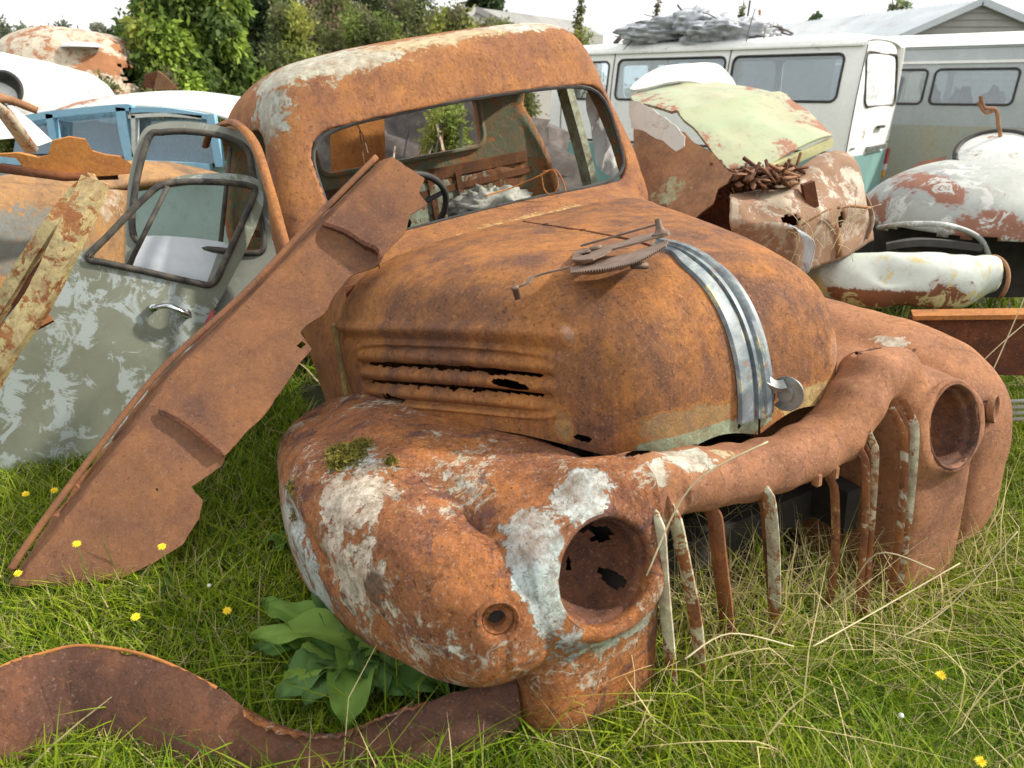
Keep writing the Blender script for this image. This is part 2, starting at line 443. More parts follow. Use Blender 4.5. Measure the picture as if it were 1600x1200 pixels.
def plain(name, c, rough=.6, metal=0, c2=None, sc=12, bump=.1, spec=.5):
    m, t, b, o = new_mat(name); B = NB(t); co = B.n('TexCoord').outputs['Object']
    n = B.noise(co, sc, 7, .65, .3); c2 = c2 or tuple(x*.6 for x in c)
    t.links.new(B.mix(B.rng(n, .38, .64), c, c2), b.inputs['Base Color'])
    b.inputs['Roughness'].default_value = rough; b.inputs['Metallic'].default_value = metal; b.inputs['Specular IOR Level'].default_value = spec
    bp = B.n('Bump', {'Strength': bump, 'Distance': .004}); t.links.new(B.noise(co, sc*6, 4), bp.inputs['Height']); t.links.new(bp.outputs[0], b.inputs['Normal'])
    MATS[name] = m; return m
def glassy(name, tint=(.75,.85,.9), op=.3, rough=.08, dirtc=(.55,.6,.62)):
    m, t, b, o = new_mat(name); B = NB(t); co = B.n('TexCoord').outputs['Object']
    b.inputs['Base Color'].default_value = (*dirtc, 1); b.inputs['Roughness'].default_value = .7
    gl = B.n('BsdfGlossy', {'Roughness': rough, 'Color': (1, 1, 1, 1)}); tr = B.n('BsdfTransparent', {'Color': (*tint, 1)})
    fr = B.n('Fresnel', {'IOR': 1.5}); m1 = B.n('MixShader'); t.links.new(B.math('ADD', fr.outputs[0], .06), m1.inputs[0]); t.links.new(tr.outputs[0], m1.inputs[1]); t.links.new(gl.outputs[0], m1.inputs[2])
    m2 = B.n('MixShader'); t.links.new(B.rng(B.noise(co, 4, 6, .7), .3, .7, op*.4, op*1.5), m2.inputs[0]); t.links.new(m1.outputs[0], m2.inputs[1]); t.links.new(b.outputs[0], m2.inputs[2])
    t.links.new(m2.outputs[0], o.inputs[0]); MATS[name] = m; return m
def leafy(name, attr='tint', rough=.55, trans=.4):
    m, t, b, o = new_mat(name); B = NB(t)
    c = B.n('Attribute', attribute_name=attr).outputs['Color']
    t.links.new(c, b.inputs['Base Color']); b.inputs['Roughness'].default_value = rough; b.inputs['Specular IOR Level'].default_value = .12
    tl = B.n('BsdfTranslucent'); t.links.new(c, tl.inputs['Color']); mx = B.n('MixShader', {0: trans}); t.links.new(b.outputs[0], mx.inputs[1]); t.links.new(tl.outputs[0], mx.inputs[2]); t.links.new(mx.outputs[0], o.inputs[0])
    MATS[name] = m; return m
rusty('rust_hood', dark=(.085,.045,.036), mid=(.155,.070,.044), hot=(.50,.19,.042), pale=(.46,.26,.14), streak=.45, hotness=-.0, paintk=.5, bump=.8, speck=.48, contrast=.8, flake=.32)
rusty('rust_cab', dark=(.115,.052,.036), mid=(.23,.10,.060), hot=(.48,.20,.06), streak=.45, paintk=.9, bump=.8, contrast=.75, flake=.4)
rusty('rust_fender', dark=(.085,.038,.03), mid=(.21,.082,.045), hot=(.42,.15,.04), pale=(.42,.30,.21), hotness=.02, paintk=.95, speck=.6, bump=1.0, lichen=.85, contrast=.9)
rusty('rust_bar', dark=(.15,.065,.04), mid=(.27,.12,.068), hot=(.42,.18,.075), pale=(.46,.31,.20), hotness=.02, paintk=.7, streak=.2, bump=.7)
rusty('rust_panel', dark=(.10,.050,.040), mid=(.185,.084,.046), hot=(.28,.12,.052), pale=(.28,.18,.12), speck=.45, hotness=-.0, bump=.45, scale=.9, contrast=1.1, flake=.4)
rusty('rust_strip', dark=(.05,.026,.020), mid=(.10,.046,.032), hot=(.20,.08,.04), pale=(.22,.14,.10), speck=.5, bump=.6, contrast=1.3, flake=.6)
rusty('rust_bowl', dark=(.05,.028,.024), mid=(.11,.05,.035), hot=(.26,.10,.04), hotness=0, speck=.6, scale=2)
rusty('rust_dark', dark=(.035,.018,.014), mid=(.09,.036,.024), hot=(.22,.075,.03), speck=.5)
rusty('rust_grille', dark=(.08,.035,.025), mid=(.19,.075,.036), hot=(.34,.12,.035), paintk=.8, scale=2)
rusty('rust_orange', dark=(.15,.06,.03), mid=(.34,.125,.04), hot=(.52,.21,.05), pale=(.5,.35,.2), hotness=.03)
rusty('rust_junk', dark=(.12,.06,.04), mid=(.28,.14,.08), hot=(.42,.2,.09), pale=(.46,.36,.26), paintk=.8)
rusty('rust_interior', dark=(.03,.018,.012), mid=(.10,.045,.025), hot=(.24,.09,.03), paintk=.8)
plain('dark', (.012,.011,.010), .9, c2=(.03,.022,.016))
plain('rubber', (.02,.02,.021), .7, c2=(.05,.045,.04))
plain('zinc', (.33,.34,.33), .42, .75, c2=(.16,.17,.17), sc=16)
plain('steel_brown', (.21,.14,.10), .62, .35, c2=(.12,.08,.06), sc=30, bump=.3)
plain('cloth_white', (.72,.73,.72), .9, c2=(.55,.55,.53), sc=6)
plain('bark', (.16,.12,.09), .9, c2=(.07,.05,.04), sc=15, bump=.8)
glassy('glass_van', (.86,.92,.95), .07, dirtc=(.6,.66,.7)); glassy('glass_blue', (.45,.62,.75), .3, dirtc=(.25,.38,.46))
glassy('glass_pale', (.85,.88,.9), .75, dirtc=(.8,.82,.83))
leafy('leaf'); leafy('grass_blade', trans=.35)
# ================================================================ the truck wreck
# every truck part is given in the truck's own frame; its Empty sits under the grille
truck = thing('truck', 'rusted old pickup truck wreck without wheels, rounded bonnet and empty windscreen, filling the middle', 'truck',
              mat=TR @ Matrix.Translation((-1.1, 0, -.36)))
TOFF = np.array([1.1, 0, .36])
def twist(V):
    """the cab sags to one side"""
    a = (.100 + .045*smooth(.75, 1.1, V[:, 2])) * smooth(-.45, -1.30, V[:, 0]); y, z = V[:, 1] + .28*a*smooth(-1.05, -1.4, V[:, 0]), V[:, 2] - .5 - .35*smooth(-1.05, -1.4, V[:, 0])
    return np.c_[V[:, 0], y*np.cos(a) - z*np.sin(a), .5 + .35*smooth(-1.05, -1.4, V[:, 0]) + y*np.sin(a) + z*np.cos(a)]
def tp(name, V, F, mat, parent=truck, sm=True, paint=None, ang=None, heat=None):
    V = np.asarray(V, float); c = paint(V) if callable(paint) else paint
    V = twist(V)
    o = mk(name, V + TOFF, F, mat, parent, sm, c, world=False, ang=ang, heat=heat)
    return o
def tpm(name, mb, mat, parent=truck, sm=True, paint=None, ang=45):
    V, F = mb.arr(); return tp(name, V, F, mat, parent, sm, paint, ang)
MINT = (.42, .47, .43); WHITE = (.62, .62, .57); CREAM = (.50, .42, .28); PALEG = (.30, .36, .24); OCHRE = (.42, .27, .09); SALMON = (.46, .22, .12)
PURPLE = (.085, .045, .042)
# ---------------------------------------------------------------- wings and front panel: one pressing, split into its parts
BARP = [(-.10,-.47,.085), (-.055,-.36,.090), (-.05,-.24,.070), (-.052,-.12,.046), (-.052,-.03,.034), (-.052,.08,.030), (-.055,.17,.045), (-.07,.26,.100), (-.09,.34,.140), (-.11,.45,.13)]
PKX = .004; LT = R(14); LC, LS = math.cos(LT), math.sin(LT)      # the lamps look a little upwards
def f_front(x, y, z):
    ay = np.abs(y); far = smooth(-.1, .1, y)
    cyp = .758 - .066*smooth(-.65, -.05, x)
    near = sup(x, ay - cyp, z, (-.67, 0, -.108 + .040*smooth(-.6, 0, x)), (.69, .192, .205 - .028*smooth(-.7, 0, x)), 2.9)
    farp = sup(x, ay - .775, z, (-.67, 0, -.22), (.675, .195, .375), 3.3)
    pont = near + (farp - near)*far
    # creases hammered into the near wing, and its battered rear end
    for a_, b_, r_ in (((-1.02,-.80,.13), (-.70,-.755,.135), .020), ((-.70,-.755,.135), (-.45,-.715,.125), .022), ((-.45,-.715,.125), (-.26,-.665,.095), .024), ((-.26,-.665,.095), (-.10,-.645,.02), .022), ((-.95,-.93,.06), (-.80,-.80,.115), .016), ((-1.12,-.90,.04), (-1.02,-.72,.10), .020), ((-.62,-.95,-.02), (-.35,-.93,-.06), .022)):
        pont = smax(pont, -caps(x, y, z, a_, b_, r_, r_), .035)
    pont = smax(pont, -(np.sqrt((x+1.22)**2 + ((y+.86)*1.0)**2 + (z-.12)**2) - .085), .05)
    pont = smax(pont, -(np.sqrt(((x+1.08)*.5)**2 + ((y+1.06)*1.4)**2 + (z-.05)**2) - .085), .04)
    nac = sup(x, ay, z, (-.20, .52, -.010), (.305, .168, .124), 2.3)
    nac = smin(nac, caps(x, ay, z, (-.95, .55, -.06), (-.18, .52, -.045), .11, .118), .04)
    low = sup(x, ay, z, (-.165, .525, -.27 - .06*far), (.182, .152, .345), 5.0)
    apr = sup(x, ay, z, (-.66, .56, -.065), (.50, .21, .160), 3.4)
    inner = smin(smin(nac, low, .06), apr, .05)
    d = smin(pont, inner, .007 + .088*smooth(-.16, -.50, x))
    b = None
    for i in range(len(BARP) - 1):
        r = .052 if 1 <= i <= 7 else .058
        c = caps(x, y, (z - 0) , BARP[i], BARP[i+1], r, r)
        b = c if b is None else smin(b, c, .012)
        p1, p2 = np.array(BARP[i]) + (-.045, 0, .004), np.array(BARP[i+1]) + (-.045, 0, .004)
        b = smin(b, caps(x, y, z, p1, p2, .036, .036), .03)
    # sheet above and behind the rolled edge, reaching back to the catch platform
    d = smin(d, b, .06)
    d = smax(d, x*LC + z*LS*np.where(np.abs(ay - .52) < .2, 1, .2) - .014, .012)     # rim plane of the lamp openings
    for s in (-1, 1):
        zz_ = z*LC - x*LS; xx_ = x*LC + z*LS
        cy = np.sqrt((y - s*.52)**2 + zz_**2)
        d = smax(d, -np.maximum(cy - .100, -(xx_ + .15)), .006)
        d = smax(d, -(np.sqrt((y - s*.728)**2 + (z + .012)**2 + ((x - PKX)*.8)**2) - .026), .010)
        d = smin(d, np.sqrt((cy - .107)**2 + (xx_ - .006)**2) - .009, .008)
    d = np.maximum(d, -(z + .58))
    return d
def f_front2(x, y, z):
    p = np.stack(np.broadcast_arrays(x, y, z), -1)
    return f_front(x, y, z) + .009 * fbm(p, 4.0, 3, 3) + .0022 * fbm(p, 17, 5, 2)
V, F = nets(f_front2, (-1.40, -1.02, -.60), (.05, 1.02, .24), .008)
C = V[F].mean(1)
# rusted-through holes
def holes(C, lst):
    k = np.ones(len(C), bool)
    for c, r in lst:
        d = np.linalg.norm((C - np.array(c)) / np.array(r), axis=1) + .55 * fbm(C, 28, 9, 3)
        k &= d > 1
    return k
front_holes = [((-.13, .37, .15), (.03, .06, .05)), ((-.10, -.33, .165), (.02, .06, .03)), ((-.10,-.615,.02),(.05,.010,.018)), ((-.08,-.62,-.015),(.05,.008,.012)), ((-.16,.40,.155),(.02,.05,.05))]
K = holes(C, front_holes)
reg = np.where(C[:, 1] < -.385, 0, np.where(C[:, 1] > .385, 2, 1))
grey = (.47, .52, .50)
P_R = spots([((-.05,-.545,.150), (.075,.085,.06), (.52,.55,.52), 1.25), ((-.04,-.635,.09), (.075,.055,.09), grey, 1.3), ((-.02,-.645,.0), (.07,.045,.10), (.46,.52,.50), 1.3),
  ((-.02,-.62,-.09), (.07,.06,.06), grey, 1.0), ((0,-.50,-.125), (.06,.11,.03), (.45,.50,.40), .8), ((-.02,-.56,-.19), (.05,.05,.05), (.45,.46,.33), .62),
  ((-.52,-.80,.10), (.11,.08,.05), (.55,.55,.50), .62), ((-.40,-.83,.06), (.15,.12,.09), (.60,.52,.42), .78), ((-.30,-.88,-.03), (.18,.12,.12), (.58,.50,.40), .68), ((-.28,-.66,.11), (.10,.05,.05), (.55,.54,.46), .6),
  ((-.62,-.93,-.06), (.12,.08,.12), (.46,.50,.48), .72), ((-.5,-.94,-.15), (.16,.08,.12), (.44,.48,.46), .68), ((-.80,-.93,-.08), (.16,.08,.12), (.44,.48,.46), .62),
  ((-.16,-.92,-.18), (.2,.10,.14), (.50,.36,.22), .42), ((0,-.80,-.05), (.05,.02,.06), (.66,.64,.55), .8), ((-.35,-.96,-.18), (.05,.05,.16), PURPLE, .8), ((-.22,-.90,-.02), (.08,.07,.08), PURPLE, .75), ((-.60,-.94,-.02), (.05,.06,.10), PURPLE, .7),
  ((-.2,-.46,.15), (.10,.08,.05), (.56,.46,.30), .5), ((-.4,-.62,.14), (.10,.07,.05), (.5,.42,.3), .42)])
P_B = spots([((-.05,-.28,.135), (.05,.07,.05), (.62,.60,.50), .95), ((-.03,-.38,.13), (.04,.05,.05), (.60,.55,.45), .72), ((-.05,-.19,.125), (.04,.04,.03), (.6,.5,.3), .7), ((-.05,-.02,.11), (.03,.05,.02), OCHRE, .6), ((-.06,.20,.16), (.03,.05,.02), OCHRE, .6), ((0,-.36,.06), (.05,.05,.05), (.55,.45,.35), .5)])
P_L = spots([((-.25,.44,.155), (.06,.05,.04), CREAM, .62), ((-.28,.68,.12), (.07,.05,.03), (.62,.55,.45), .62), ((-.1,.44,.1), (.05,.04,.06), (.45,.35,.2), .4)])
for nm, rg, mt_, pf in (('front_wing', 0, 'rust_fender', P_R), ('grille_header', 1, 'rust_bar', P_B), ('front_wing', 2, 'rust_bar', P_L)):
    v, f = subset(V, F, (reg == rg) & K)
    o = tp(nm, v, f, MATS[mt_], paint=pf, heat=(.55*smooth(-.72, -.98, v[:, 0])*smooth(-.25, -.05, v[:, 2]) - .25*smooth(-.02, -.16, v[:, 2])*(v[:, 1] < -.66)) if rg == 0 else (.45*smooth(0, -.2, v[:, 2]) if rg == 2 else None))
    if nm == 'front_wing': o['label'] = 'near front wing with flaking pale paint and moss' if rg == 0 else 'far front wing in bare orange rust'
    if rg == 0: wingR = o
    if rg == 2: wingL = o
    if rg == 1: header = o
# seams with a rolled lip
for s, w in ((1, wingL),):
    m = MB(); pts = []
    for k in range(26):
        y = (.36 + .33*k/25); 
        # find the surface height there
        x0 = -.155 - .05*(k/25)
        zz = np.linspace(.24, -.1, 120); dd = f_front2(np.full(120, x0), np.full(120, s*y), zz)
        i = np.argmax(dd < 0); pts.append((x0, s*y, zz[i] + .001))
    m.tube(pts, .0045, 6); tpm('seam_bead', m, MATS['rust_dark'] if s > 0 else MATS['rust_fender'], w)
# lamp buckets
for s, w in ((-1, wingR), (1, wingL)):
    m = MB(); prof = [(r_*.945, h_*.9) for r_, h_ in [(.112, .002), (.1135,.009), (.108,.012), (.103, .004), (.101,-.014), (.094,-.020), (.091,-.055), (.074,-.098), (.042,-.122), (.001,-.130)]]
    m.lathe(prof, (.006, s*.52, 0), (LC, 0, LS), 56); V0, F0 = m.arr()
    V0 = V0 + .0035 * fbm(V0, 22, 4, 3)[:, None] * np.array([1, .5, .5])
    V1, F1 = V0, [f for f in F0]
    # refine and eat holes
    bm = bmesh.new(); vs = [bm.verts.new(p) for p in V1]
    for f in F1:
        try: bm.faces.new([vs[i] for i in f])
        except ValueError: pass
    bmesh.ops.subdivide_edges(bm, edges=bm.edges[:], cuts=2, use_grid_fill=True)
    bm.normal_update(); bm.verts.index_update()
    V2 = np.array([v.co[:] for v in bm.verts]); F2 = [[v.index for v in f.verts] for f in bm.faces]; bm.free()
    C2 = np.array([V2[f].mean(0) for f in F2])
    hl = [((-.12, s*.52 + .026, .028), (.07,.026,.015)), ((-.10, s*.52+.060, .012), (.07,.012,.026)), ((-.13, s*.52 -.004, -.040), (.06,.012,.011)), ((-.07, s*.52+.062, -.070), (.05,.018,.014))]
    if s > 0: hl = [((-.09, .52-.070, -.020), (.07,.028,.030)), ((-.07, .52-.040, -.070), (.06,.036,.014))]
    kk = holes(C2, hl); F2 = [f for f, q in zip(F2, kk) if q]
    b = tp('headlight_bucket', V2, F2, MATS['rust_bowl'], w)
    m = MB(); m.lathe([(.0005,-.145), (.085,-.144), (.099, -.02), (.099, -.141)], (0, s*.52, 0), (LC,0,LS), 32); tpm('bucket_back', m, MATS['dark'], b)
    xl = np.linspace(.06, -.12, 200); PKL = (np.mean if s < 0 else np.max)([xl[np.argmax(f_front2(xl, np.full(200, s*.730 + a_), np.full(200, -.012 + b_)) < 0)] for a_, b_ in ((.042,0),(-.042,0),(0,.042),(0,-.042))]) + .006
    m = MB(); ax_ = (1, s*.30, .12)
    m.lathe([(.036,-.012), (.038,-.001), (.035,.004), (.031,.002), (.028,-.006), (.024,-.002), (.020,-.006), (.015,-.008), (.014,-.03), (.0005,-.03)], (PKL, s*.730, -.012), ax_, 36)
    pko = tpm('parking_lamp_hole', m, MATS['rust_fender' if s < 0 else 'rust_bar'], w)
    m = MB(); m.lathe([(.0005,-.022), (.0145,-.020)], (PKL, s*.730, -.012), ax_, 20); tpm('socket', m, MATS['dark'], pko)
# moss clump on the near wing
mv, mf = [], []
m = MB()
for k in range(4200):
    if k < 3700:
        cx, cy, sx, sy = rnd.choice([(-.575,-.775,.036,.024), (-.535,-.80,.034,.026), (-.60,-.81,.028,.022), (-.54,-.83,.022,.016)])
    else: cx, cy, sx, sy = rnd.choice([(-.62,-.93,.02,.008), (-.44,-.74,.012,.008)])
    x = rnd.gauss(cx, sx*.6); y = rnd.gauss(cy, sy*.6)
    mv.append((x, y))
mv = np.array(mv); zz = np.linspace(.2, -.35, 140)
XX = np.repeat(mv[:, 0], 140); YY = np.repeat(mv[:, 1], 140); ZZ = np.tile(zz, len(mv))
D = f_front2(XX, YY, ZZ).reshape(len(mv), 140); hit = (D < 0).any(1); I = (D < 0).argmax(1)
for (x, y), i, h in zip(mv, I, hit):
    if not h: continue
    c = np.array([x, y, zz[i] + rnd.random()*.010])
    a = NR.randn(3)*.0042; b_ = NR.randn(3)*.0042
    m.add([c, c + a, c + a*.3 + b_], [(0, 1, 2)])
plain('moss', (.19,.165,.018), .95, c2=(.08,.075,.012), sc=40)
tpm('moss_clump', m, MATS['moss'], wingR, sm=False)
# ---------------------------------------------------------------- grille bars
GB = [  # top (y, z, x), foot (y, z, x), half width, paint, state
 (-.399,.087,.012, -.37,-.36,.02, .0085, (.60,.57,.40), .85), (-.361,.095,.014, -.289,-.37,.02, .0095, (.52,.50,.34), .6), (-.232,.035,-.015, -.175,-.36,-.02, .0115, OCHRE, .1),
 (-.129,.068,.014, -.055,-.37,.015, .0095, (.50,.50,.36), .62), (-.095,.02,-.02, -.03,-.37,-.02, .007, OCHRE, .15), (.135,.0,-.02, .14,-.38,-.01, .0085, OCHRE, .35),
 (.175,.07,.012, .205,-.38,.03, .007, (.50,.46,.33), .35), (.206,.08,.014, .225,-.38,.03, .007, (.55,.47,.32), .5), (.245,.03,-.015, .27,-.38,.0, .0085, OCHRE, .2),
 (.312,.09,.012, .33,-.38,.03, .0075, (.50,.48,.38), .4), (.345,.10,.014, .362,-.38,.03, .0085, (.60,.57,.42), .7)]
for y0, z0, x0, y1, z1, x1, hw, pc, st in GB:
    z1 -= .03 + .13*float(smooth(-.1, .35, y0)); hw *= .92 if y0 < 0 else .74
    z0 -= .012 if -.2 < y0 < .2 else 0
    n = 26; P = []
    for k in range(n + 1):
        t = k / n; bow = math.sin(math.pi * t)
        xx = x0 + (x1 - x0)*t + .012*bow - .034*max(0, 1 - t*11)**1.5
        P.append((xx, y0 + (y1-y0)*t + .006*math.sin(t*5 + y0*40), z0 + (z1-z0)*t + .004*(k == 0)))
    P = np.array(P); T = np.gradient(P, axis=0); T /= np.linalg.norm(T, axis=1)[:, None]
    Vb = []
    for p, t_, k in zip(P, T, range(n+1)):
        B = np.array([0, 1., 0]); A = np.cross(t_, B); A /= np.linalg.norm(A)
        e = 1.0
        for a, b_ in ((-1.5,-1), (-.6,-1.0), (.55,-.8), (1.0,0), (.55,.8), (-.6,1.0), (-1.5,1), (-1.3,0)):
            Vb.append(p - A * (a * -1) * hw * e * 1.15 * -1 * -1 + B * b_ * hw * e)
    Vb = np.array(Vb); Fb = [(k*8+j, k*8+(j+1)%8, (k+1)*8+(j+1)%8, (k+1)*8+j) for k in range(n) for j in range(8)] + [tuple(range(8)), tuple(n*8+j for j in range(7,-1,-1))]
    tp('grille_bar', Vb, Fb, MATS['rust_grille'], header, paint=spots([((.03, (y0+y1)/2, z0-.15), (.2,.2,.24), pc, st*.8 + .1), ((.0, (y0+y1)/2, -.28), (.2,.2,.2), pc, st*.6 + .08)]), ang=50)
m = MB()
for yy in (.045, .10):
    m = MB(); m.box((-.002, yy, .002), (.018,.016,.03), bev=.003)
    tpm('catch_lug', m, MATS['rust_bar'], header)
# ---------------------------------------------------------------- bonnet
def lerp(x, xs, ys): return np.interp(x, xs, ys)
NS, NT = 420, 300
s = np.linspace(0, 1, NS)                                     # rear -> nose along the lower edge
edge = curve([(-1.17,.675), (-1.0,.645), (-.85,.610), (-.70,.568), (-.55,.512), (-.42,.455), (-.30,.402), (-.20,.342), (-.145,.26), (-.128,.15), (-.124,.0)], 30)
seg = np.r_[0, np.cumsum(np.linalg.norm(np.diff(edge, axis=0), axis=1))]; seg /= seg[-1]
ex = np.interp(s, seg, edge[:, 0]); ey = np.interp(s, seg, edge[:, 1]); ey[-1] = 0
ez = np.interp(ex, [-1.15,-.8,-.35,-.2,-.12], [.045,.07,.105,.095,.072])
ez = np.where(s > .86, np.interp(s, [.86, .93, 1], [.105, .110, .075]), ez)
pole_x = np.minimum(ex, -.46) + np.where(ex > -.7, 0, 0)
pole_x = np.where(ex > -.62, -.62 + .17*smooth(-.62, -.30, ex), ex); pole_z = np.interp(pole_x, [-1.15,-.8,-.55,-.44], [.468,.468,.462,.447])
nn_ = np.interp(s, [0, .3, .6, .8, 1], [4.4, 4.1, 3.5, 2.8, 2.35])
def gs(a, w=14):
    k = np.exp(-.5*(np.arange(-3*w, 3*w+1)/w)**2); k /= k.sum()
    p = np.r_[2*a[0] - a[3*w:0:-1], a, 2*a[-1] - a[-2:-3*w-2:-1]]; return np.convolve(p, k, 'valid')
ez = gs(ez); nn_ = gs(nn_, 20); pole_x = gs(pole_x); pole_z = gs(pole_z)
th = np.linspace(0, 1, NT)
def hood_pt(sgn):
    # angle spacing: even along the arc
    TH = th[None] * math.pi / 2
    c, s_ = np.cos(TH), np.sin(TH); n = nn_[:, None]
    rr = s_ ** (2 / n); zz = c ** (2 / n)
    X = pole_x[:, None] + (ex - pole_x)[:, None] * rr
    Y = ey[:, None] * rr
    Z = ez[:, None] + (pole_z - ez)[:, None] * zz
    P = np.stack([X, Y, Z], -1)
    return P
P0 = hood_pt(1)
# even out the rows of each rib by arc length
for i in range(NS):
    q = P0[i]; L = np.r_[0, np.cumsum(np.linalg.norm(np.diff(q, axis=0), axis=1))]; L /= L[-1]
    P0[i] = np.stack([np.interp(th, L, q[:, k]) for k in range(3)], -1)
def hoodside(sgn):
    P = P0.copy()
    dS = np.gradient(P, axis=0); dT = np.gradient(P, axis=1); N = np.cross(dS, dT); N /= np.linalg.norm(N, axis=2)[..., None] + 1e-9
    if N[NS//4, NT//2, 2] < 0: N = -N
    X, Y, Z = P[..., 0], P[..., 1], P[..., 2]
    # raised belt bead that fades at the nose
    zb = np.interp(X, [-1.16,-.7,-.3], [.292,.312,.335]); fade = smooth(-.24, -.34, X)
    side = smooth(.30, .45, Y)
    disp = fade * side * (.017 * np.exp(-((Z - zb)/.015)**2) - .009 * np.exp(-((Z - zb + .030)/.014)**2)) 
    # louvre panel: recessed stadium with three ribs
    xa, xb = -1.02, -.315
    zt = np.interp(X, [xa, xb], [.250, .292]); zl = np.interp(X, [xa, xb], [.085, .158])
    u = (X - (xa+xb)/2) / ((xb-xa)/2); v = (Z - (zt+zl)/2) / ((zt-zl)/2)
    rr = np.maximum(np.abs(u)*1 , 0); q = (np.abs(u)**7 + np.abs(v)**5) ** .2
    inside = smooth(1.03, .93, q) * side
    rib = np.abs(np.sin((v + 1) * 1.5 * math.pi))**.8
    disp = disp - inside * (.024 - .028 * rib)
    disp += .006*np.exp(-((q - 1.10)/.06)**2) * side * (X < -.25)
    # dents
    p = P.reshape(-1, 3) * np.array([1, sgn, 1])
    disp += (.0050 * fbm(p, 3.2, 11, 3) + .0012 * fbm(p, 15, 12, 3)).reshape(X.shape)
    P = P + N * disp[..., None]
    P[..., 1] *= sgn
    return P, q, u, v, side
hood_vs, hood_fs, off = [], [], 0
for sgn in (-1, 1):
    P, q, u, v, side = hoodside(sgn)
    V_, F_ = gridsurf(P)
    if sgn > 0: F_ = F_[:, ::-1]
    C_ = V_[F_].mean(1); pc = lambda A: A.reshape(-1)[F_].mean(1)
    Q, U, Vv, S_ = pc(q), pc(u), pc(v), pc(side)
    nse = fbm(C_, 26, 21, 3); ns2 = fbm(C_, 9, 22, 2)
    slot = (Q < .93) & (S_ > .9) & (((np.abs(Vv - .335) < .060 + .05*np.maximum(nse + ns2*.8 - .18, 0)*2)) | (np.abs(Vv + .335) < .050 + .12*np.maximum(nse - .25, 0)*2)) & (np.abs(U) < .9)
    big = np.linalg.norm((C_ - np.array([-.43, sgn*.455, .215])) / np.array([.045,.05,.010]), axis=1) + .4*nse < 1
    bot = (np.arange(len(F_)) % (NT - 1)) 
    low = (bot > NT - 1 - 14 - 12*ns2 - 8*nse) & (C_[:, 0] > -1.0) & (C_[:, 0] < -.80) & (sgn < 0)
    notch = (np.linalg.norm((C_ - np.array([-.985, sgn*.64, .07])) / np.array([.028,.06,.030]), axis=1) + .45*nse < 1) & (sgn < 0)
    nsl = (C_[:, 1] * sgn < .004 + .003*nse) & (C_[:, 0] > -.135) & (C_[:, 2] < .14)     # the split under the trim
    hls = ~holes(C_, [((-.135,-.185,.087), (.02,.013,.013)), ((-.16,-.29,.10), (.02,.005,.004)), ((-.13,-.06,.11), (.02,.006,.006)), ((-.25,-.385,.125), (.02,.016,.006)), ((-.19,.30,.14), (.03,.006,.006)), ((-.14,.10,.11), (.03,.006,.006))])
    kill = slot | (big & (sgn < 0)) | low | notch | nsl | hls
    F_ = F_[~kill]
    hood_vs.append(V_); hood_fs.append(F_ + off); off += len(V_)
HV = np.concatenate(hood_vs); HF = np.concatenate(hood_fs)
GREEN = (.30, .36, .24)
P_H = spots([((-.13,-.17,.100), (.07,.20,.040), GREEN, 1.3), ((-.135,-.20,.150), (.07,.17,.045), (.34,.20,.08), .85), ((-.14,-.05,.15), (.05,.05,.06), OCHRE, .55),
  ((-.17,.15,.12), (.09,.14,.05), (.50,.36,.15), .85), ((-.18,.28,.20), (.06,.06,.07), SALMON, .85), ((-.31,.27,.355), (.05,.05,.045), (.52,.29,.18), .72), ((-.25,.36,.25), (.04,.03,.05), SALMON, .5),
  ((-.32,-.365,.335), (.05,.018,.03), (.36,.17,.11), .66), ((-.42,-.25,.42), (.03,.03,.03), (.36,.2,.12), .45), ((-.30,-.395,.15), (.03,.03,.055), (.38,.21,.07), .8)])
hheat = smooth(-.30, -.90, HV[:, 0]) * smooth(.33, .42, HV[:, 2]) * .62 + .25*fbm(HV*np.array([1,3,1]), 2, 44, 3) - .75*smooth(-.55, -.2, HV[:, 0])*smooth(.25, -.2, HV[:, 1]) - .70*smooth(.34, .27, HV[:, 2])*(HV[:, 1] < 0)
hood = tp('bonnet', HV, HF, MATS['rust_hood'], paint=P_H, heat=hheat)
# centre hinge line and the turned lower edge of the bonnet
def hood_top(x, y, r=0):
    d = (P0[..., 0] - x)**2 + (P0[..., 1] - abs(y))**2; i = np.unravel_index(np.argmin(d), d.shape); return np.array([x, y, P0[i][2] + r])
m = MB(); m.tube([hood_top(x, 0, .0005) for x in np.linspace(-1.13, -.47, 20)], .0028, 6); 
for x in (-.98, -.78, -.62): m.box(hood_top(x, 0, .002), (.012,.010,.007))
tpm('hinge_line', m, MATS['rust_dark'], hood)
# nose trim: a ribbed metal strip, broad at the foot, with the catch handle at the bottom
trim = np.array([(-.47,.002,.452), (-.40,.002,.444), (-.33,.002,.424), (-.27,.002,.394), (-.22,.002,.352), (-.185,.002,.300), (-.160,.002,.240), (-.145,.002,.180), (-.138,.002,.120)])
trim = curve(trim, 8); n = len(trim)
HA = np.concatenate([P0.reshape(-1, 3), P0.reshape(-1, 3) * np.array([1, -1, 1])]); HA = HA[HA[:, 0] > -.62]
def onhood(p):
    i = np.argmin(((HA - p)**2).sum(1)); return HA[i]
T = np.gradient(trim, axis=0); T /= np.linalg.norm(T, axis=1)[:, None]; A = np.cross(T, (0, 1, 0)); A = np.where((A @ np.array([1, 0, 1]))[:, None] < 0, -A, A)
m = MB()
Vt = []
prof = [(-1,-.002), (-.97,.004), (-.55,.007), (-.34,.003), (-.32,.012), (-.12,.013), (-.06,.020), (.12,.022), (.2,.012), (.45,.008), (.85,.006), (1,-.002)]
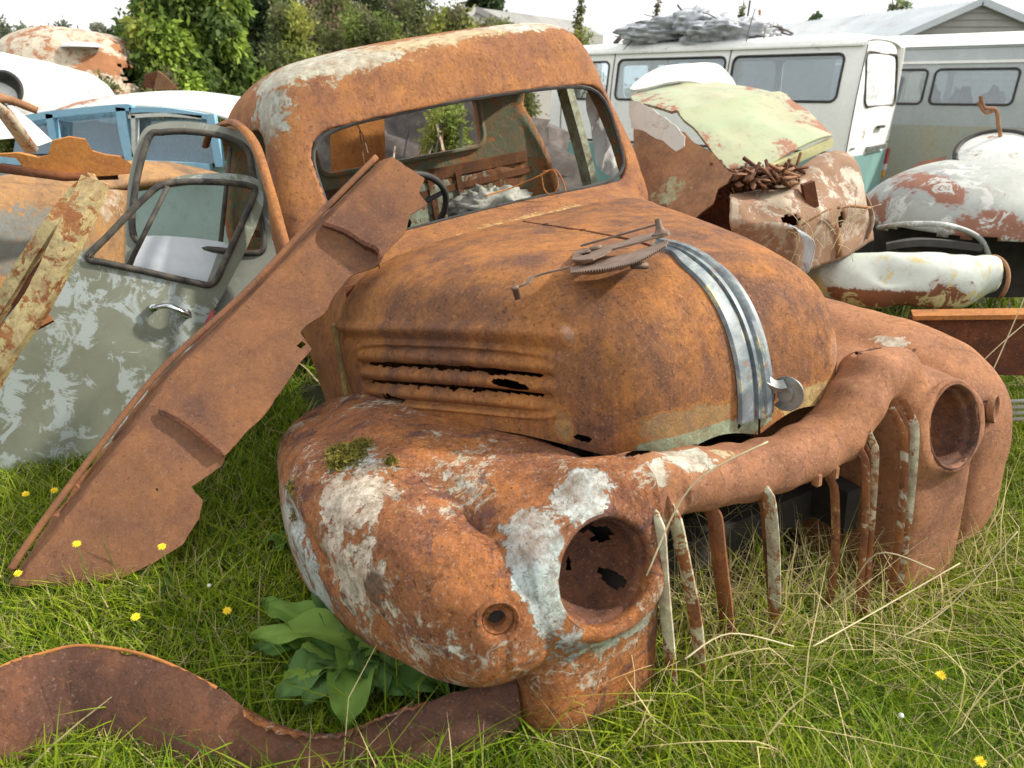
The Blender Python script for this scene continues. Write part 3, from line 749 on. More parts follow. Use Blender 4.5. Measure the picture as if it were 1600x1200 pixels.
for k in range(n):
    t = k / (n-1); wl = .016 + .050*smooth(.10, .30, t)
    wr = .014 + .018*smooth(.1, .4, t)
    for a, h in prof:
        w = wl if a < 0 else wr
        c = trim[k] + np.array([0, a*w, 0]); q_ = onhood(c)
        Vt.append(np.array([q_[0], c[1], q_[2]]) + A[k]*(h*1.0 + .003))
q = len(prof); Vt = np.array(Vt).reshape(n, q, 3)
for it in range(5): Vt[1:-1] = .25*Vt[:-2] + .5*Vt[1:-1] + .25*Vt[2:]
Vt = Vt.reshape(-1, 3); Ft = [(k*q+j, (k+1)*q+j, (k+1)*q+j+1, k*q+j+1) for k in range(n-1) for j in range(q-1)]
Vt, Ft = thicken(Vt, [f[::-1] for f in Ft], .003)
def trim_mat():
    m, t, b, o = new_mat('trim_metal'); B = NB(t); co = B.n('TexCoord').outputs['Object']
    a = B.noise(co, 22, 7, .7, .5); mp = B.n('Mapping', {'Scale': (14, 60, 6)}); t.links.new(co, mp.inputs[0]); s2 = B.noise(mp.outputs[0], 1, 5, .7)
    c = B.ramp(a, [(.3, (.09,.11,.125)), (.5, (.17,.20,.215)), (.62, (.27,.30,.30)), (.8, (.40,.41,.38))])
    k = B.rng(B.math('ADD', s2, B.math('MULTIPLY', a, .4)), .80, .84, 0, .85); c = B.mix(k, c, (.50,.43,.20))
    k2 = B.rng(B.noise(co, 34, 6, .7), .60, .66, 0, .8); c = B.mix(k2, c, (.25,.12,.06))
    t.links.new(c, b.inputs['Base Color']); t.links.new(B.rng(k, 0, 1, .2, 0), b.inputs['Metallic']); t.links.new(B.rng(a, .3, .7, .45, .65), b.inputs['Roughness'])
    bp = B.n('Bump', {'Strength': .2, 'Distance': .003}); t.links.new(a, bp.inputs['Height']); t.links.new(bp.outputs[0], b.inputs['Normal']); MATS['trim'] = m
trim_mat()
tr_o = tp('nose_trim', Vt, Ft, MATS['trim'], hood, ang=50)
# catch handle: a short arm ending in a broad curled grip
m = MB()
hb = np.array([-.128, .004, .185]) 
m.box(hb + (.004, 0, .012), (.022,.026,.05), bev=.005)
arm = curve([hb + (.004,0,.022), hb + (.016,.010,.010), hb + (.026,.022,.004), hb + (.034,.034,.006)], 6)
m.bar(arm, .026, .010, up=(.5, 0, 1))
cen = hb + np.array([.026,.050,-.020]); ring = []
for k in range(22):
    a = -2.3 + k * 4.6 / 21; ring.append(cen + .024 * np.array([math.cos(a)*.85, math.cos(a)*.35, math.sin(a)]))
m.bar(ring, .030, .006, up=(.3,-.9,.1)); m.tube(np.array([cen - np.array([-.004,.012,0]), cen + np.array([-.004,.012,0])]), .0165, 20)
tpm('catch_handle', m, MATS['zinc'], tr_o)
# ---------------------------------------------------------------- cab
def f_cab(x, y, z, grow=0.0):
    ay = np.abs(y)
    wid = .745 + .085 * smooth(-1.45, -2.4, x) - .115 * smooth(.45, 1.02, z)**1.1 - .08*smooth(.97, 1.2, z)
    fy = ay - wid
    roof = 1.112 - .050*(ay/.68)**3 - .13*((x+1.98)/.5)**2 * np.where(x > -1.98, .75, 1.0)
    fz = z - roof
    ws = (x - (-1.385 - .055*(ay/.6)**2.2)) + (z - .5) * .36; ws = ws / 1.063
    fr = -(x + 2.43 - .05*(ay/.7)**3)
    d = smax(smax(fy, fz, .15), smax(ws, fr, .03), .075)
    # cowl in front of the windscreen
    top = z - (.482 - .045*smooth(-1.38, -1.15, x) - .10*(ay/.66)**5)
    cw = smax(smax(top, ay - (.675 + .03*smooth(-1.15,-1.45,x)), .11), x + 1.125, .012)
    d2 = smin(d, cw, .03)
    return d2 - grow
def f_cabshell(x, y, z):
    o = f_cab(x, y, z); i = f_cab(x, y, z, -.024)
    d = np.maximum(o, -i)
    tilt = .0
    wsd = rbox2(y, z - .024*np.maximum(0, 1 - (y/.6)**2), .030, .652, .610, .182, .09)
    d = smax(d, -np.maximum(wsd, -(x + 1.62)), .006)
    for s in (-1, 1):
        dr = rbox2(x + (z-.3)*.18, z, -1.94, .28, .33, .60, .11)
        d = smax(d, -np.maximum(dr, .45 - s*y), .006)
    rw = rbox2(y, z, .07, .765, .41, .110, .05)
    d = smax(d, -np.maximum(rw, x + 2.2), .006)
    d = smin(d, np.maximum(np.maximum(np.abs(rw - .012) - .010, np.abs(x + 2.41) - .030), -1), .006)
    d = np.maximum(d, -(z + .36)); 
    return d
V, F = nets(f_cabshell, (-2.48, -.86, -.40), (-1.12, .86, 1.14), .0105)
V = V + (.004 * fbm(V, 4, 31, 3))[:, None] * normals(V, F)
inner = f_cab(V[:, 0], V[:, 1], V[:, 2]) < -.013
P_C = spots([((-1.78,-.45,1.05), (.22,.30,.10), (.50,.48,.38), .9), ((-1.68,-.66,.95), (.22,.12,.16), (.40,.42,.36), .80), ((-1.66,.0,1.08), (.13,.45,.06), (.60,.46,.26), .80), ((-1.68,.42,1.09), (.15,.28,.06), (.68,.64,.52), 1.0), ((-1.62,-.32,1.05), (.10,.24,.06), (.5,.46,.36), .8),
   ((-1.24,.05,.46), (.05,.34,.05), (.55,.34,.13), .58)])(V)
ii = inner[:, None]
gi = np.tile(np.array([.15, .17, .10, .55]), (len(V), 1)); gi[:, 3] = np.where(V[:, 2] > .55, .62, .45)
paint = np.where(ii, gi, P_C)
cab = tp('cab_shell', V, F, MATS['rust_cab'], paint=paint, heat=smooth(.46,.40,V[:,2]*0+.4)*0 + .5*((V[:, 0] > -1.36) & (V[:, 2] > .36)) + .5*smooth(1.02, 1.07, V[:, 2]) - .25*smooth(.7, .5, V[:, 2]))
# rubber round the windscreen opening
pts = []
for k in range(120):
    a = 2*math.pi*k/120; cy_, cz_ = .030, .652; ca, sa = math.cos(a), math.sin(a)
    r_lo, r_hi = .1, .9
    for _ in range(24):
        rm = (r_lo + r_hi)/2; y_, z_ = cy_ + rm*ca, cz_ + rm*sa
        q_ = float(rbox2(np.float64(y_), z_ - .024*max(0, 1 - (y_/.6)**2), .030, .652, .610, .182, .09))
        if q_ < 0: r_lo = rm
        else: r_hi = rm
    xs_ = np.linspace(-1.2, -1.75, 160) if z_ > .50 else np.linspace(-1.36, -1.75, 120)
    dd = f_cab(xs_, np.full(len(xs_), y_), np.full(len(xs_), z_)); pts.append((xs_[np.argmax(dd < 0)] - .008, y_, z_))
pts = np.array(pts + pts[:2])
for _ in range(3): pts[1:-1] = .25*pts[:-2] + .5*pts[1:-1] + .25*pts[2:]
m = MB(); m.tube(pts, .0075, 6); tpm('windscreen_rubber', m, MATS['rubber'], cab)
# cowl seam, drip rails, inner braces
m = MB(); pts = [(-1.150, y, .482 - .045 - .10*(abs(y)/.66)**5 - .004) for y in np.linspace(-.58, .58, 40)]; m.tube(pts, .006, 6); tpm('cowl_seam', m, MATS['rust_dark'], cab)
for s in (-1,):
    m = MB(); m.tube(curve([(-1.40, s*.755, .30), (-1.45, s*.75, .50), (-1.53, s*.735, .68), (-1.63, s*.725, .83), (-1.78, s*.74, .915), (-2.0, s*.755, .93), (-2.25, s*.775, .91), (-2.38, s*.79, .86)], 8), .016 if s < 0 else .007, 8, flat=.8)
    tpm('drip_rail', m, MATS['rust_cab'], cab)
m = MB()
for y in (-.25, .15, .30): m.bar([(-2.37, y, -.3), (-2.37, y, .55)], .05, .03, up=(0,1,0))
m.bar([(-2.37,-.7,.56), (-2.37,.7,.56)], .04, .05)
m.bar([(-2.36,-.7,.47), (-2.36,.72,.49)], .02, .03)
tpm('rear_brace', m, MATS['rust_interior'], cab, sm=False, paint=spots([((-2.37,0,.3), (.3,.8,.5), (.25,.3,.2), .5)]))
# green flaking liner on the back wall, lower part
P, T = sheet2d([(-.68,-.3), (.68,-.3), (.68,.53), (-.68,.53)], res=.03, jag=.02)
Vl = np.c_[-2.355 + .02*fbm(np.c_[P, P[:, :1]*0], 6, 3, 3), P]; Vl, Fl = thicken(Vl, T.tolist(), .004)
tp('back_liner', Vl, Fl, MATS['rust_interior'], cab, paint=spots([((-2.35,.1,.42), (.3,.7,.2), (.27,.33,.25), .62)]))
# far door pillar, pale green
m = MB(); m.bar(curve([(-1.90,.775,-.3), (-1.90,.775,.3), (-1.915,.745,.6), (-1.93,.70,.86)], 6), .05, .035, up=(0,1,0)); m.bar(curve([(-1.94,.785,-.3), (-1.94,.785,.3), (-1.955,.755,.6), (-1.97,.71,.86)], 6), .03, .055, up=(0,1,0))
tpm('door_pillar', m, MATS['rust_interior'], cab, sm=False, paint=spots([((-1.9,.76,.5), (.3,.3,.9), (.42,.46,.33), .95)]))
# firewall and dark under-bonnet block, floor
m = MB(); m.box((-1.17,0,.04), (.02,1.24,.72)); m.box((-1.18, 0, .04), (.03, .5, .4)); tpm('firewall', m, MATS['rust_dark'], cab)
m = MB(); m.box((-1.80,0,-.32), (1.15,1.36,.02)); m.box((-2.15,0,-.12), (.42,1.2,.30), bev=.03); tpm('cab_floor', m, MATS['rust_interior'], cab)
# yellow hinge strip between bonnet side and cowl
m = MB(); m.bar([(-1.165,-.675,.30), (-1.16,-.69,.12), (-1.15,-.70,-.02)], .030, .014, up=(0,1,0)); tpm('cowl_edge_strip', m, MATS['rust_interior'], cab, paint=spots([((-1.15,-.69,.15), (.3,.3,.5), (.45,.36,.14), 1.2)]))
# chassis and lumps seen through the grille
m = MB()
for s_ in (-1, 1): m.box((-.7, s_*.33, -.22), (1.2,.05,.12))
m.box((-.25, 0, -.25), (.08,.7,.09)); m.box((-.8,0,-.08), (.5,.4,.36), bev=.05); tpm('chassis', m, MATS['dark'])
# steering wheel
def torus(m, c, ax, R0, r, n=48, k=10, a0=0, a1=2*math.pi):
    ax = np.array(ax, float); ax /= np.linalg.norm(ax); u = np.cross(ax, (0,1,0.1)); u /= np.linalg.norm(u); w = np.cross(ax, u)
    pts = [np.array(c) + R0*(math.cos(a)*u + math.sin(a)*w) for a in np.linspace(a0, a1, n)]
    m.tube(pts, r, k); return u, w
m = MB(); sc_ = np.array([-1.68,-.28,.50]); sax = np.array([-.72,.0,.62])
u_, w_ = torus(m, sc_, sax, .20, .0125)
for a in (0.2, 2.3, 4.4): m.tube([sc_, sc_ + .2*(math.cos(a)*u_ + math.sin(a)*w_)], .009, 6)
m.tube([sc_ - sax*.02, sc_ - sax*.05], .035, 12)
sw = tpm('steering_wheel', m, MATS['rubber'])
m = MB(); m.tube([sc_, sc_ - np.array([-.6,0,.62])], .018, 8); tpm('column', m, MATS['rubber'], sw)
# ================================================================ things lying on and in the truck
HALL = np.concatenate([P0.reshape(-1, 3), P0.reshape(-1, 3) * np.array([1, -1, 1])])[::3]
HALLW = t2w(twist(HALL))
def hoodhit(u, v, up=0.0):
    o = CW[:3, 3]; d = sight(u, v); d = d / np.linalg.norm(d); r = HALLW - o; t = r @ d
    dist = np.linalg.norm(r - t[:, None]*d, axis=1); k = np.argsort(dist)[:12]; i = k[np.argmin(t[k])]
    return o + d*t[i] + np.array([0, 0, up])
q0, q1, q2 = hoodhit(800, 458, .012), hoodhit(1040, 385, .030), hoodhit(940, 425, .020)
PR = Plane(q0, q1, q2); rs = -1 if PR.N[2] < 0 else 1
reg = thing('window_regulator', 'rusty window winder mechanism with toothed quadrant lying on the bonnet', 'window winder', loc=tuple(hoodhit(930, 420)))
SB = MATS['steel_brown']
lift = lambda k: PR.map(lambda x, y: rs*k + 0*x)
# toothed quadrant
top_ = curve([(890,424), (940,412), (1000,396), (1045,380)], 8); bot_ = curve([(1042,388), (1000,412), (950,424), (893,430)], 30)
teeth = [(p[0] + (0.0), p[1] + (2.6 if i % 2 else 0)) for i, p in enumerate(bot_)]
sheet('toothed_quadrant', PR.px([tuple(p) for p in top_] + teeth), lift(.004), SB, reg, res=.01, t=.004)
sheet('base_plate', PR.px([(897,420), (900,408), (912,402), (935,400), (960,396), (1000,384), (1040,374), (1046,380), (1000,394), (960,404), (945,414), (930,420), (912,422)]), lift(.018), SB, reg, holes=[PR.px([(912,409), (924,406), (926,411), (914,414)])], res=.01, t=.004)
m = MB(); m.bar(curve([PR.p3(802,455,rs*.006), PR.p3(826,448,rs*.008), PR.p3(836,442,rs*.014), PR.p3(892,426,rs*.012)], 5), .013, .004, up=tuple(PR.N*rs)); m.build('arm', SB, reg, sm=False)
m = MB(); m.lathe([(.0001,-.02), (.007,-.02), (.007,.002), (.009,.002), (.009,.008), (.0001,.009)], PR.p3(806,455,rs*.002), PR.N*rs, 12); m.build('roller', SB, reg)
m = MB(); m.bar([PR.p3(912,403,rs*.030), PR.p3(1030,370,rs*.030)], .010, .005, up=tuple(PR.N*rs)); m.build('slide_bar', SB, reg, sm=False)
m = MB(); m.lathe([(.0001,-.006), (.021,-.006), (.020,.003), (.012,.006), (.008,.016), (.0065,.034), (.0001,.035)], PR.p3(1036,381,rs*.022), PR.N*rs, 18); m.build('winder_spindle', SB, reg, ang=50)
m = MB(); m.lathe([(.013,-.003), (.016,.002), (.013,.006), (.006,.006), (.0001,.008)], PR.p3(935,404,rs*.024), PR.N*rs, 16); m.build('pivot', SB, reg)
m = MB(); torus(m, PR.p3(919,411,rs*.026), PR.N*rs, .011, .0022, 20, 6); m.build('coil_spring', SB, reg)
m = MB(); m.box(PR.p3(998,412,-rs*.004), (.035,.014,.012), bev=.002); m.build('guide_lug', SB, reg)
# crumpled pale sack in the cab
def blob(c, r, n1=48, n2=32, amp=.2, sc=3, seed=0, M=None, e=1.0):
    V = np.zeros((n2, n1+1, 3))
    for i in range(n2):
        a = math.pi*i/(n2-1)
        for j in range(n1+1):
            b = 2*math.pi*j/n1; V[i, j] = (math.sin(a)*math.cos(b), math.sin(a)*math.sin(b), math.cos(a))
    U = V.reshape(-1, 3); f = 1 + amp*(np.abs(fbm(U, sc, seed, 4))*2 - .4)
    W_ = U * f[:, None]; W_ = np.sign(W_)*np.abs(W_)**e
    W_ = W_ * np.array(r)
    if M is not None: W_ = W_ @ np.array(M)[:3, :3].T
    _, F = gridsurf(V); return W_ + np.array(c), F
V, F = blob(t2w(np.array([-1.72,.20,.455])), (.17,.10,.085), amp=.45, sc=3.5, seed=3, M=Matrix.Rotation(R(20), 3, 'Z')); plain('sack', (.36,.36,.31), .9, c2=(.18,.18,.15), sc=20)
tag(mk('sack', V, F, MATS['sack']), 'crumpled pale sack lying inside the cab behind the steering wheel', 'sack')
# white cloth hanging in the far doorway
PCp = Plane(at(925, 275, y=3.10), at(978, 275, y=3.16), at(925, 140, y=3.10))
o = sheet('cloth', PCp.px([tuple(q) for q in curve([(919,146), (935,140), (955,160), (968,190), (976,225), (978,262), (960,276), (945,270), (934,258), (932,235), (926,205), (920,178)], 3, True)]), PCp.map(lambda x, y: .018*fbm(np.stack([x*2.2, y*.8, x*0], -1), 9, 3, 4)*1.8), MATS['cloth_white'], res=.012, t=.003)
tag(o, 'white crumpled plastic cloth hanging in the far doorway of the cab', 'cloth')
# wires and twigs in the cab
m = MB(); W_ = lambda *p: t2w(np.array(p))
m.tube(curve([at(758,306,y=2.45), at(800,293,y=2.5), at(840,276,y=2.5), at(865,265,y=2.5), at(878,280,y=2.5), at(884,300,y=2.5)], 8), .0028, 6)
m.tube(curve([at(846,270,y=2.55), at(850,295,y=2.55), at(862,305,y=2.55), at(872,290,y=2.55), at(866,268,y=2.55), at(848,268,y=2.55)], 8), .0025, 6)
o = m.build('cab_wire', MATS['rust_orange']); tag(o, 'looped rusty brown wire behind the windscreen opening of the cab', 'wire')
m = MB(); m.tube(curve([at(553,188,y=2.5), at(566,210,y=2.5), at(575,240,y=2.45)], 6), .0025, 5); m.tube(curve([at(570,262,y=2.5), at(566,235,y=2.5), at(562,205,y=2.6)], 6), .002, 5)
o = m.build('cab_twig', MATS['steel_brown']); tag(o, 'thin dry twigs standing up beside the torn top of the sill', 'twig')
PRd = Plane(at(520, 290, y=3.45), at(604, 280, y=3.5), at(520, 180, y=3.5))
o = sheet('red_panel', PRd.px([(515,185), (600,172), (603,262), (560,285), (518,290)]), PRd.map(lambda x, y: .02*np.sin(x*14)), MATS['rust_orange'], res=.03, t=.01); tag(o, 'orange red metal sheet standing behind the cab, left in the back window', 'metal sheet')
# ================================================================ things left of the truck
def wpaint(lst, base=(0,0,0,0)): return spots(lst, base)
painted('grey_green', (.175,.19,.14), (.12,.13,.095), rust=.15, chip=(.29,.33,.32), rough=.5, grime=.35, scale=.9, chipth=.725)
painted('grey_door2', (.20,.215,.18), (.13,.14,.115), rust=.22, chip=(.34,.36,.36), rough=.5)
plain('seal', (.018,.018,.018), .75, c2=(.09,.075,.055), sc=25)
rusty('yellow_rust', dark=(.10,.04,.025), mid=(.24,.09,.04), hot=(.4,.17,.05), paintk=1.2, streak=.2)
painted('blue_trim', (.22,.45,.62), (.30,.52,.66), rust=.25, rough=.4)
painted('old_white', (.66,.67,.64), (.55,.56,.52), rust=.42, rough=.45, rustc=((.16,.07,.04),(.42,.2,.10)))
painted('cream_rust', (.50,.46,.36), (.42,.36,.26), rust=.62, rough=.6, rustc=((.18,.07,.035),(.40,.18,.07)))
# ---- long rusted sill panel leaning across the truck
Pn = Plane(at(20, 880, z=0.085), at(250, 905, z=.04), at(600, 300, y=2.02))
out = Pn.px([(0,915), (18,880), (60,820), (150,700), (250,575), (380,455), (480,350), (590,240), (612,246), (640,262), (664,278), (657,300), (668,318), (640,335), (632,362), (600,395), (592,415), (560,425), (545,432), (525,460), (507,490), (470,518), (487,545), (420,640), (352,712), (345,728), (322,745), (300,760), (316,782), (312,810), (285,850), (240,880), (180,905), (110,915)])
U0 = np.array(Pn.px([(250,575)])[0]); 
L0 = [np.array(q) for q in Pn.px([(18,880), (250,575), (590,240)])]
def dline(x, y, a, b):
    d = (b - a) / np.linalg.norm(b - a); return (x - a[0]) * d[1] - (y - a[1]) * d[0], (x - a[0]) * d[0] + (y - a[1]) * d[1]
B1 = [np.array(q) for q in Pn.px([(250,645), (350,712)])]; B2 = [np.array(q) for q in Pn.px([(505,355), (592,400)])]
def sill_disp(x, y):
    d1, _ = dline(x, y, L0[0], L0[1]); d2, _ = dline(x, y, L0[1], L0[2]); d = np.minimum(np.abs(d1), np.abs(d2))
    z = -.035 * np.exp(-(d/.022)) + .012*np.exp(-((d-.04)/.012)**2)
    for (a, b), sh in ((B1, .014), (B2, .016)):
        dd, tt = dline(x, y, a, b); L = np.linalg.norm(b - a)
        m = smooth(-.02, .03, tt) * smooth(L + .03, L - .02, tt)
        z = z + m * sh * np.exp(-((dd)/.008)**2) - m * .010 * smooth(-.012, .004, dd) * smooth(.12, 0, dd)
    p = np.stack([x, y, x*0], -1)
    return z + .012 * fbm(p, 3, 3, 3) + .002 * fbm(p, 25, 5, 2)
sp = sheet('sill_panel', out, Pn.map(lambda x, y: -sill_disp(x, y) if Pn.N[1] > 0 else sill_disp(x, y)), MATS['rust_panel'], res=.014, jag=.0035, t=.003, holes=[Pn.px([(243,764), (246,762), (248,766), (245,769)]), Pn.px([(463,540),(472,533),(478,538),(470,545)])])
tag(sp, 'long rusty sheet metal sill propped diagonally against the truck, torn at its top end', 'metal panel')
m = MB(); ep = curve([Pn.p3(u, v, -.006*(1 if Pn.N[1] < 0 else -1)) for u, v in ((14,890), (60,822), (150,702), (250,577), (380,457), (480,352), (588,243))], 8); m.tube(ep, .0085, 8); m.build('folded_edge', MATS['rust_panel'], sp)
# stiffening brackets on it, torn end flap
fr_ = -1 if Pn.N[1] > 0 else 1
def bracket(pts, hgt, name, holes_=0):
    m = MB(); P = curve([Pn.p3(u, v) for u, v in pts], 10); up_ = Pn.N * fr_ * (1)
    n = len(P); V = []
    for k, p in enumerate(P):
        h = hgt * (.35 + .65 * math.sin(math.pi * min(1, (k + 2) / n) * .6)) * (1 + .04*math.sin(k*1.7)); V += [p, p + up_ * h, p + up_ * h + (P[-1] - P[0]) * .0 + Pn.Y * .008]
    F = [(3*k+j, 3*k+j+1, 3*k+4+j, 3*k+3+j) for k in range(n-1) for j in (0, 1)]
    V, F = thicken(V, F, .003); mk(name, V, F, MATS['rust_dark'], sp, ang=40)
bracket([(250,645), (285,662), (320,688), (350,714)], .014, 'pressed_rib')
bracket([(505,354), (540,368), (570,388), (592,400), (594,420)], .030, 'pressed_rib')
# ---- foreground panel lying in the grass
path = curve([at(-120,1120,y=.85), at(0,1045,y=.93), at(60,1024,y=.97), at(130,1010,y=1.0), at(230,1026,y=.98), at(330,1072,y=.93), at(430,1130,y=.885), at(520,1146,y=.875), at(600,1120,y=.89), at(720,1080,y=.92), at(805,1058,y=.945)], 12)
n = len(path); W = 16; V = np.zeros((n, W, 3)); 
for k in range(n):
    t = k/(n-1); T = path[min(k+1, n-1)] - path[max(k-1, 0)]; T /= np.linalg.norm(T); side = np.array([T[1], -T[0], 0]); 
    wd_ = np.interp(t, [0,.3,.5,.6,.8,1], [.12,.15,.14,.11,.11,.06])
    for j in range(W):
        a = j/(W-1)
        edge_n = .013*fbm(np.array([t*9, 0, 0]), 7, 2, 4)*(1 if j == 0 else .3)
        V[k, j] = path[k] + side*(a*wd_*.75) + np.array([0, 0, -a*wd_*1.0 + .02*math.sin(a*math.pi) + edge_n])
V, F = gridsurf(V); V = V + .006*fbm(V, 7, 3, 3)[:, None]*np.array([.5,.5,1]); V, F = thicken(V, F.tolist(), .004)
fp = mk('fender_strip', V, F, MATS['rust_strip'], ang=45); tag(fp, 'curved rusty strip of bodywork lying in the grass in the near left foreground', 'metal strip')
m = MB(); rim = path[:int(n*.52)] + np.array([0, 0, .002]); m.tube(rim, .0035, 6); m.build('rolled_edge', MATS['rust_orange'], fp)
rim = path[int(n*.56):int(n*.86)]; V = []
for k, p in enumerate(rim):
    t = k/len(rim); V += [p + np.array([0,0,.001]), p + np.array([-.012*math.sin(t*9)-.006, -.010 - .008*abs(math.sin(k*1.3)), .010 + .003*math.sin(k*2.1)])]
F = [(2*k, 2*k+1, 2*k+3, 2*k+2) for k in range(len(rim)-1)]; V, F = thicken(V, F, .003); mk('torn_lip', V, F, MATS['rust_fender'], fp)
# ---- doors
def door(name, label, pl, outline, window, mat, fmat, disp, parts=True, t=.028, res=.03):
    root = thing(name, label, 'car door', loc=tuple(pl.p3(*outline[0])))
    w = [tuple(q) for q in curve([np.array(q, float) for q in window], 5, True)]
    o = [tuple(q) for q in curve([np.array(q, float) for q in outline], 5, True)]
    sheet('door_skin', pl.px(o), pl.map(disp), mat, root, [pl.px(w)], res=res, t=t)
    wp = pl.px(w); wc = np.mean(wp, 0)
    m = MB(); P = [pl.O + (q[0])*pl.X + q[1]*pl.Y + disp(np.array([q[0]]), np.array([q[1]]))[0]*pl.N for q in wp]
    P = np.array(P + [P[0], P[1]]); s_ = -np.sign(pl.N[1]) 
    m.tube(P + pl.N*s_*.004, .011, 8); m.build('window_seal', MATS['seal'], root)
    return root, wp
PD = Plane(at(-60, 800, y=1.80), at(250, 800, y=2.02), at(330, 280, y=2.36))
PD_s = -1 if PD.N[1] > 0 else 1
dO = np.array(PD.px([(180,600)])[0])
dd1 = lambda x, y: PD_s * (.055 - .35*((x - dO[0])**2)*.6 - .10*np.maximum(0, y - .55)**1.2) + .004*fbm(np.stack([x, y, x*0], -1), 5, 3, 2)
d1, wp = door('salvaged_door', 'weathered grey green car door with chrome handle leaning in the near left', PD,
   [(-90,780), (-60,560), (20,470), (100,410), (135,390), (195,340), (262,282), (330,270), (395,275), (412,296), (410,330), (385,390), (350,455), (318,510), (290,570), (265,640), (215,740), (120,800), (20,800)],
   [(140,402), (172,366), (230,306), (262,287), (330,284), (392,290), (398,304), (378,350), (352,405), (332,442), (300,440), (220,422), (165,410)], MATS['grey_green'], None, dd1)
m = MB(); m.tube([PD.p3(262,292,PD_s*.03), PD.p3(200,418,PD_s*.03)], .008, 8); m.build('quarter_light_bar', MATS['seal'], d1)
m = MB(); hp = [PD.p3(240,478,PD_s*.065), PD.p3(262,474,PD_s*.095), PD.p3(285,484,PD_s*.095), PD.p3(294,490,PD_s*.065)]
m.tube(curve(hp, 6), [.010]*3+[.013]*13+[.012]*3, 10, flat=.7); m.tube([PD.p3(240,478,PD_s*.03), PD.p3(240,478,PD_s*.07)], .013, 12); m.tube([PD.p3(290,488,PD_s*.03), PD.p3(290,488,PD_s*.07)], .016, 12)
plain('chrome', (.75,.78,.82), .18, 1.0, c2=(.5,.52,.55)); m.build('door_handle', MATS['chrome'], d1)
P, T = sheet2d(PD.px([(330,480), (350,520), (300,585), (290,560)]), res=.03); V, F = thicken(PD.map(lambda x, y: PD_s*(.052+0*x))(P), T.tolist(), .004); painted('old_red', (.32,.04,.035), rust=.3); mk('red_edge', V, F, MATS['old_red'], d1)
# pale panel seen through the window
PE = Plane(at(200, 640, y=2.10), at(440, 640, y=2.25), at(400, 200, y=2.62))
half = lambda u, v: .5*PD.p3(u, v) + .5*PE.p3(u, v)
print('doors', PD.p3(280,420)[1], PE.p3(280,420)[1])
PW = Plane(half(205, 440), half(345, 450), half(215, 370))
pw_ = sheet('pale_sheet', PW.px([tuple(q) for q in curve([(205,425), (222,378), (240,368), (340,376), (356,388), (338,440), (320,450), (210,436)], 4, True)]), PW.map(lambda x, y: -.03*((x-.1)/.2)**2), plain('pale_sheet', (.62,.66,.70), .5, c2=(.52,.56,.60)), t=.006)
tag(pw_, 'smooth pale blue white panel seen through the window of the near car door', 'panel')
PE = Plane(at(200, 640, y=2.10), at(440, 640, y=2.25), at(400, 200, y=2.62))
PE_s = -1 if PE.N[1] > 0 else 1
d2, wp2 = door('salvaged_door', 'grey car door frame with black window seal standing behind the near grey green door', PE,
   [(190,640), (200,380), (203,290), (222,215), (250,197), (300,195), (360,205), (398,222), (412,262), (425,330), (433,400), (430,480), (400,600), (300,660)],
   [(212,372), (214,300), (234,222), (256,212), (300,211), (352,219), (386,238), (396,280), (408,350), (412,388), (396,398), (330,392), (250,384)], MATS['grey_door2'], None, lambda x, y: PE_s*.03 + 0*x)
m = MB(); m.tube([PE.p3(360,232,PE_s*.01), PE.p3(345,380,PE_s*.01)], .008, 8); m.build('window_channel', MATS['seal'], d2)
# ---- long yellowed door pillars at the left edge
def strip(name, label, cat, pts, w, h, mat, y, curvy=True, holes_=None, par=None):
    m = MB(); P = np.array([at(u, v, y=y + dy) for u, v, dy in pts]); P = curve(P, 8); m.bar(P, w, h, up=(0, -1, .3))
    V, F = m.arr(); V = V + .005*fbm(V, 20, 3, 3)[:, None]
    o = mk(name, V, F, mat, par, sm=True, ang=35, paint=par_paint); o2 = o
    if par is None: tag(o, label, cat)
    return o
yl = (.52,.42,.20)
par_paint = lambda V: np.tile(np.array([*yl, .60]), (len(V), 1))
pf = thing('pillar_frame', 'flaking cream and rust door pillar frame slanting at the left edge', 'door frame', loc=tuple(at(-60, 700, y=1.62)))
strip('front_strut', '', '', [(-80,720,0), (0,560,.05), (60,470,.1), (110,370,.16), (150,282,.25)], .062, .03, MATS['yellow_rust'], 1.62, par=pf)
strip('rear_strut', '', '', [(-60,560,.10), (0,480,.14), (60,385,.2), (110,315,.28), (148,280,.3)], .035, .03, MATS['yellow_rust'], 1.64, par=pf)
par_paint = lambda V: np.tile(np.array([*yl, .1]), (len(V), 1))
strip('cross_strut', '', '', [(-60,550,0), (20,515,.05), (75,490,.1)], .05, .02, MATS['yellow_rust'], 1.70, par=pf)
strip('cross_strut', '', '', [(-20,520,.1), (60,420,.15), (115,340,.28)], .016, .02, MATS['rust_dark'], 1.68, par=pf)
